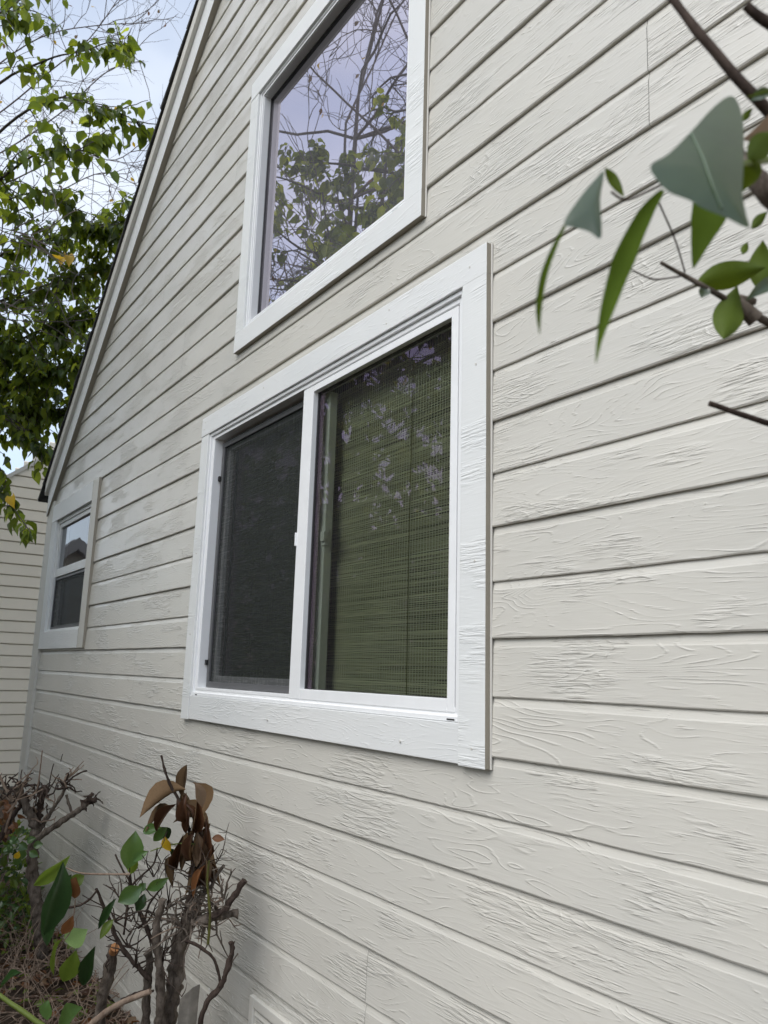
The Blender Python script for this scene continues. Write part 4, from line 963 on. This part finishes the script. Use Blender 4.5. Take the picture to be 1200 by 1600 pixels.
for x, y, a in ((15, 1312, 0.2), (28, 1308, 2.6), (30, 1318, 0.6), (42, 1316, -0.4), (20, 1326, 2.9), (36, 1326, 1.6), (46, 1330, 0.5), (52, 1322, -.2), (30, 1338, 2.0), (10, 1320, 1.0)):
    plant_leaf(s1r, shrub1, LANCE['leaf_shrub'], (x, y), (x+16*math.cos(a), y+16*math.sin(a)), 11, D1-.15, 0, 0.5)
plant_leaf(s1r, shrub1, YS, (30, 1330), (24, 1342), 10, D1-.16)

# weeds and litter on the ground
wr = random.Random(13); store = []
for q in range(1500):
    px_, py_ = wr.uniform(-60, 62), wr.uniform(1290, 1500); dp = wr.uniform(4.0, 4.9)
    P = at(px_, py_, dp)
    hmax = 0.75*(0.6+0.6*noise.noise(Vector((P.x*2.2, P.y*2.2, 0))))
    if P.z < 0.02 or P.z > hmax or P.y > -0.06: continue
    d_ = (rvec(wr, 0.7)+Vector((0.2, -0.2, 0.1))).normalized(); store.append((frame(P, P+d_*wr.uniform(0.03, 0.07), Vector((0, 0, 1))+rvec(wr, 0.6)), wr.random()))
me_root = tag(empty('weeds', (-4.8, -0.3, 0)), 'tangle of small green weeds beside the farther shrub', 'weeds', kind='stuff')
flush_leaves(store, me_root, None, RAWS, [MAT['leaf_hedge'], MAT['leaf_tree'], MAT['leaf_shrub'], MAT['leaf_olive']], 0)
mb = MB()
for q in range(240):
    x, y = wr.uniform(-5.6, -3.3), wr.uniform(-0.62, -0.06); pts = crooked(wr, Vector((x, y, wr.uniform(0, 0.03))), Vector((wr.uniform(-.5, .5), wr.uniform(-.5, .5), wr.uniform(0.3, 1.3))), wr.uniform(0.08, 0.42), 5, 0.2, 0.12)
    mb.tube(pts, lerp_r(0.0022, 0.0008, 6), 4, False)
mb.build('stalks', MAT['bark_pale'], me_root)['kind'] = 'stuff'
lit = MB()
for q in range(1100):
    x, y = wr.uniform(-6, -1.4), -abs(wr.gauss(0.03, 0.28)); a = wr.uniform(0, 6.28); ln = wr.uniform(0.02, 0.13)
    z = 0.02+0.03*noise.noise(Vector((x*1.3, y*1.3, 0)))+wr.uniform(0, 0.03)
    pts = crooked(wr, Vector((x, y, z)), Vector((math.cos(a), math.sin(a), wr.uniform(-.1, .3))), ln, 3, 0.2); lit.tube(pts, wr.uniform(0.0009, 0.003), 4, True)
litter = tag(lit.build('twig_litter', MAT['bark_pale']), 'dry twigs and stalks littering the soil under the shrubs', 'litter', kind='stuff')
store = []
for q in range(1300):
    x, y = wr.uniform(-6, -1.4), -abs(wr.gauss(0.03, 0.3)); P = Vector((x, y, 0.015+0.03*noise.noise(Vector((x*1.3, y*1.3, 0)))+wr.uniform(0, 0.02))); a = wr.uniform(0, 6.28)
    store.append((frame(P, P+Vector((math.cos(a), math.sin(a), wr.uniform(-.2, .4)))*wr.uniform(0.02, 0.06), Vector((0, 0, 1))+rvec(wr, 0.5)), wr.random()))
lroot = tag(empty('leaf_litter', (-3.5, -0.2, 0)), 'brown fallen leaves scattered on the soil below the wall', 'litter', kind='stuff')
flush_leaves(store, lroot, None, RAWS, [MAT['leaf_dead'], MAT['leaf_tan'], MAT['leaf_rust'], MAT['leaf_dead'], MAT['leaf_olive']], 0)

# ------------------------------------------------------------------ near shrub whose branches enter at the right
nr = random.Random(41)
hub = at(1750, 480, 0.72); nb0 = Vector((hub.x+0.03, hub.y-0.02, 0))
near = tag(empty('near_shrub', nb0), 'out of focus leafy branch close to the lens at the right edge', 'shrub')
mb = MB(); P = smooth([nb0, nb0.lerp(hub, 0.5)+Vector((0.03, 0.0, 0)), hub, hub+Vector((0.05, -0.06, 0.6))], 8); mb.tube(P, lerp_r(0.02, 0.009, len(P)), 10, True, 0.15); mb.build('trunk', MAT['bark'], near)
def nbranch(path, r0, r1, m_='bark_dark', origin=None, n=10):
    pts = ([origin] if origin is not None else [])+[at(*q) for q in path]; P = smooth(pts, 7)
    mb = MB(); mb.tube(P, lerp_r(r0, r1, len(P)), n, True, 0.12); mb.build('branch', MAT[m_], near)
nbranch([(1330, 480, .60), (1240, 345, .55), (1190, 290, .54), (1150, 240, .60)], 0.0095, 0.0065, 'bark', hub)
nbranch([(1300, 300, .58), (1210, 185, .56), (1150, 120, .56), (1095, 55, .57), (1045, -10, .58)], 0.0044, 0.0030, 'bark_dark', hub+Vector((0, 0, .1)))
nbranch([(1290, 100, .58), (1215, 45, .57), (1185, 25, .57), (1165, 8, .57)], 0.0048, 0.0034, 'bark_dark', hub+Vector((0, 0, .2)))
nbranch([(1300, 560, .75), (1215, 512, .72), (1160, 482, .71), (1095, 445, .70), (1032, 410, .70)], 0.0055, 0.0016, 'bark', hub)
nbranch([(1300, 690, .80), (1210, 664, .78), (1150, 645, .77), (1108, 630, .77)], 0.0036, 0.0026, 'bark_dark', hub+Vector((0, 0, -.2)))
nbranch([(1180, 500, .71), (1150, 470, .71), (1180, 472, .71)], 0.008, 0.003, 'bark')
nbranch([(1070, 425, .70), (1055, 375, .66), (1030, 318, .60)], 0.0008, 0.0008, 'bark_dark', None, 6)
nbranch([(1062, 432, .70), (1020, 436, .69), (985, 420, .68)], 0.0009, 0.0006, 'bark_dark', None, 6)
nbranch([(1040, 285, .56), (1000, 305, .55), (975, 312, .54), (955, 300, .54)], 0.001, 0.0008, 'bark_dark', None, 6)
nbranch([(1200, 250, .52), (1165, 255, .50), (1130, 262, .48)], 0.0022, 0.0015, 'stem_green', None, 7)
NL = {k_: leaf_mesh('near_leaf_'+k_, MAT['leaf_near'], shape=s_, curl=c, fold=f, n=10) for k_, s_, c, f in (('broad', 'heart', 0.3, 0.12), ('lance', 'lance', 0.35, 0.1), ('oval', 'oval', 0.25, 0.16))}
def poly_leaf(outline, dep, m_, bulge=0.006, dz=(0, 0), curve=0.0, rib=None):
    """a near leaf seen at a slant: outline in pixels, gently domed and folded along its midrib"""
    cx = sum(p[0] for p in outline)/len(outline); cy = sum(p[1] for p in outline)/len(outline); rings = [1.0, 0.72, 0.4]; V = []; n = len(outline)
    for k_, s_ in enumerate(rings):
        for x, y in outline:
            X = cx+(x-cx)*s_; Y = cy+(y-cy)*s_
            V.append(at(X, Y, dep+dz[0]*(X-cx)/100+dz[1]*(Y-cy)/100+curve*((Y-cy)/100)**2-bulge*(1-s_*s_)))
    V.append(at(cx, cy, dep-bulge)); Fc = []
    for k_ in range(2):
        for i in range(n): Fc.append((k_*n+i, k_*n+(i+1) % n, (k_+1)*n+(i+1) % n, (k_+1)*n+i))
    Fc += [(2*n+i, 2*n+(i+1) % n, 3*n) for i in range(n)]
    b_ = MB(); b_.add(V, Fc, True); o = b_.build('leaf', MAT[m_], near)
    if rib:
        pts = [at(x, y, dep+dz[0]*(x-cx)/100+dz[1]*(y-cy)/100+curve*((y-cy)/100)**2-bulge*f-0.0006) for x, y, f in rib]
        r_ = MB(); r_.tube(smooth(pts, 5), 0.0007, 6); r_.build('midrib', MAT['rib'], o)
    return o
def curve_outline(pts, n=4):
    P = [Vector((x, y, 0)) for x, y in pts]; P = P[-1:]+P+P[:2]; out = []
    for i in range(1, len(P)-2):
        a, b_, c, d_ = P[i-1], P[i], P[i+1], P[i+2]
        for k_ in range(n):
            t = k_/n; q = 0.5*((2*b_)+(c-a)*t+(2*a-5*b_+4*c-d_)*t*t+(3*b_-a-3*c+d_)*t**3); out.append((q.x, q.y))
    return out
poly_leaf(curve_outline([(1017, 258), (1024, 278), (1045, 300), (1075, 312), (1100, 326), (1130, 338), (1169, 356), (1166, 335), (1160, 300), (1162, 250), (1161, 190), (1150, 155), (1135, 152), (1110, 172), (1080, 205), (1045, 240)]), 0.45, 'leaf_near', 0.004, (0.012, -0.03), 0.012, [(1080, 208, 0.2), (1098, 245, 0.8), (1112, 285, 0.9), (1128, 325, 0.3)])
poly_leaf(curve_outline([(881, 348), (900, 356), (920, 362), (938, 373), (940, 350), (938, 310), (944, 268), (930, 280), (905, 310)]), 0.46, 'leaf_near', 0.002, (0.0, -0.03), 0.015)
def nl(k_, a, b_, w_, d0, d1, face=0.0):
    A, B = at(*a, d0), at(*b_, d1); ln = (B-A).length; asp = {'broad': 0.85, 'lance': 0.34, 'oval': 0.56}[k_]; wd = (w_*d0/FPX)/(ln*asp)
    nrm = (A-CAM).normalized()*(1 if face == 0 else -1)+Vector((0, 0, 0.25)); put_leaf(NL[k_], frame(A, B, nrm, wd), near)
def ribbon_leaf(path, widths, m_, fold=0.25):
    """a long drooping leaf: midline in pixels and depth, width in pixels at each station"""
    n0 = len(path); P = smooth([at(*q) for q in path], 6); V = []; Fc = []
    for i, p in enumerate(P):
        f = i/6; k_ = min(n0-2, int(f)); w_ = widths[k_]+(widths[k_+1]-widths[k_])*(f-k_)
        d_ = (p-CAM).dot(Fv); hw = w_*d_/FPX/2
        tn = (P[min(i+1, len(P)-1)]-P[max(i-1, 0)]).normalized(); vw = (CAM-p).normalized(); sd_ = tn.cross(vw).normalized()
        V += [p-sd_*hw+vw*hw*fold*2, p-sd_*hw*0.5+vw*hw*fold*0.8, p, p+sd_*hw*0.5+vw*hw*fold*0.8, p+sd_*hw+vw*hw*fold*2]
    for i in range(len(P)-1):
        for q in range(4): Fc.append((i*5+q, (i+1)*5+q, (i+1)*5+q+1, i*5+q+1))
    b_ = MB(); b_.add(V, Fc, True); return b_.build('leaf', MAT[m_], near)
ribbon_leaf([(1036, 297, .50), (1008, 335, .49), (975, 405, .47), (950, 480, .45), (937, 530, .44), (931, 568, .43)], [6, 24, 34, 22, 9, 1], 'leaf_nearo')
ribbon_leaf([(884, 350, .46), (868, 382, .455), (850, 430, .45), (842, 480, .45), (843, 522, .45)], [4, 8, 11, 10, 1], 'leaf_nearo')
ribbon_leaf([(1112, 322, .52), (1105, 345, .515), (1094, 380, .51), (1083, 420, .50)], [58, 50, 28, 1], 'leaf_nearo', 0.15)
nl('lance', (945, 262), (975, 308), 16, .54, .54)
nl('oval', (1085, 446), (1196, 418), 44, .70, .68); nl('oval', (1152, 446), (1130, 530), 46, .70, .68); nl('oval', (1192, 375), (1186, 455), 36, .69, .69)
nl('oval', (1168, 378), (1160, 398), 12, .69, .69); nl('oval', (1200, 330), (1174, 358), 16, .66, .66); nl('oval', (1180, 250), (1160, 300), 34, .50, .52)
nl('oval', (1215, 440), (1165, 470), 22, .69, .67, 1); nl('oval', (1105, 448), (1096, 466), 18, .70, .70, 1); nl('oval', (1202, 140), (1172, 158), 18, .55, .55, 1); nl('oval', (1176, 168), (1160, 190), 12, .56, .56)
nl('broad', (1260, 140), (1165, 152), 24, .54, .54, 1)
nl('oval', (1215, 205), (1168, 250), 40, .50, .50); 
put_leaf(leaf_mesh('tan_near_leaf', MAT['leaf_tan'], shape='oval', curl=0.2, fold=0.2), frame(at(1240, 195, .55), at(1160, 218, .52), (CAM-at(1200, 200, .5)).normalized(), 0.7), near)
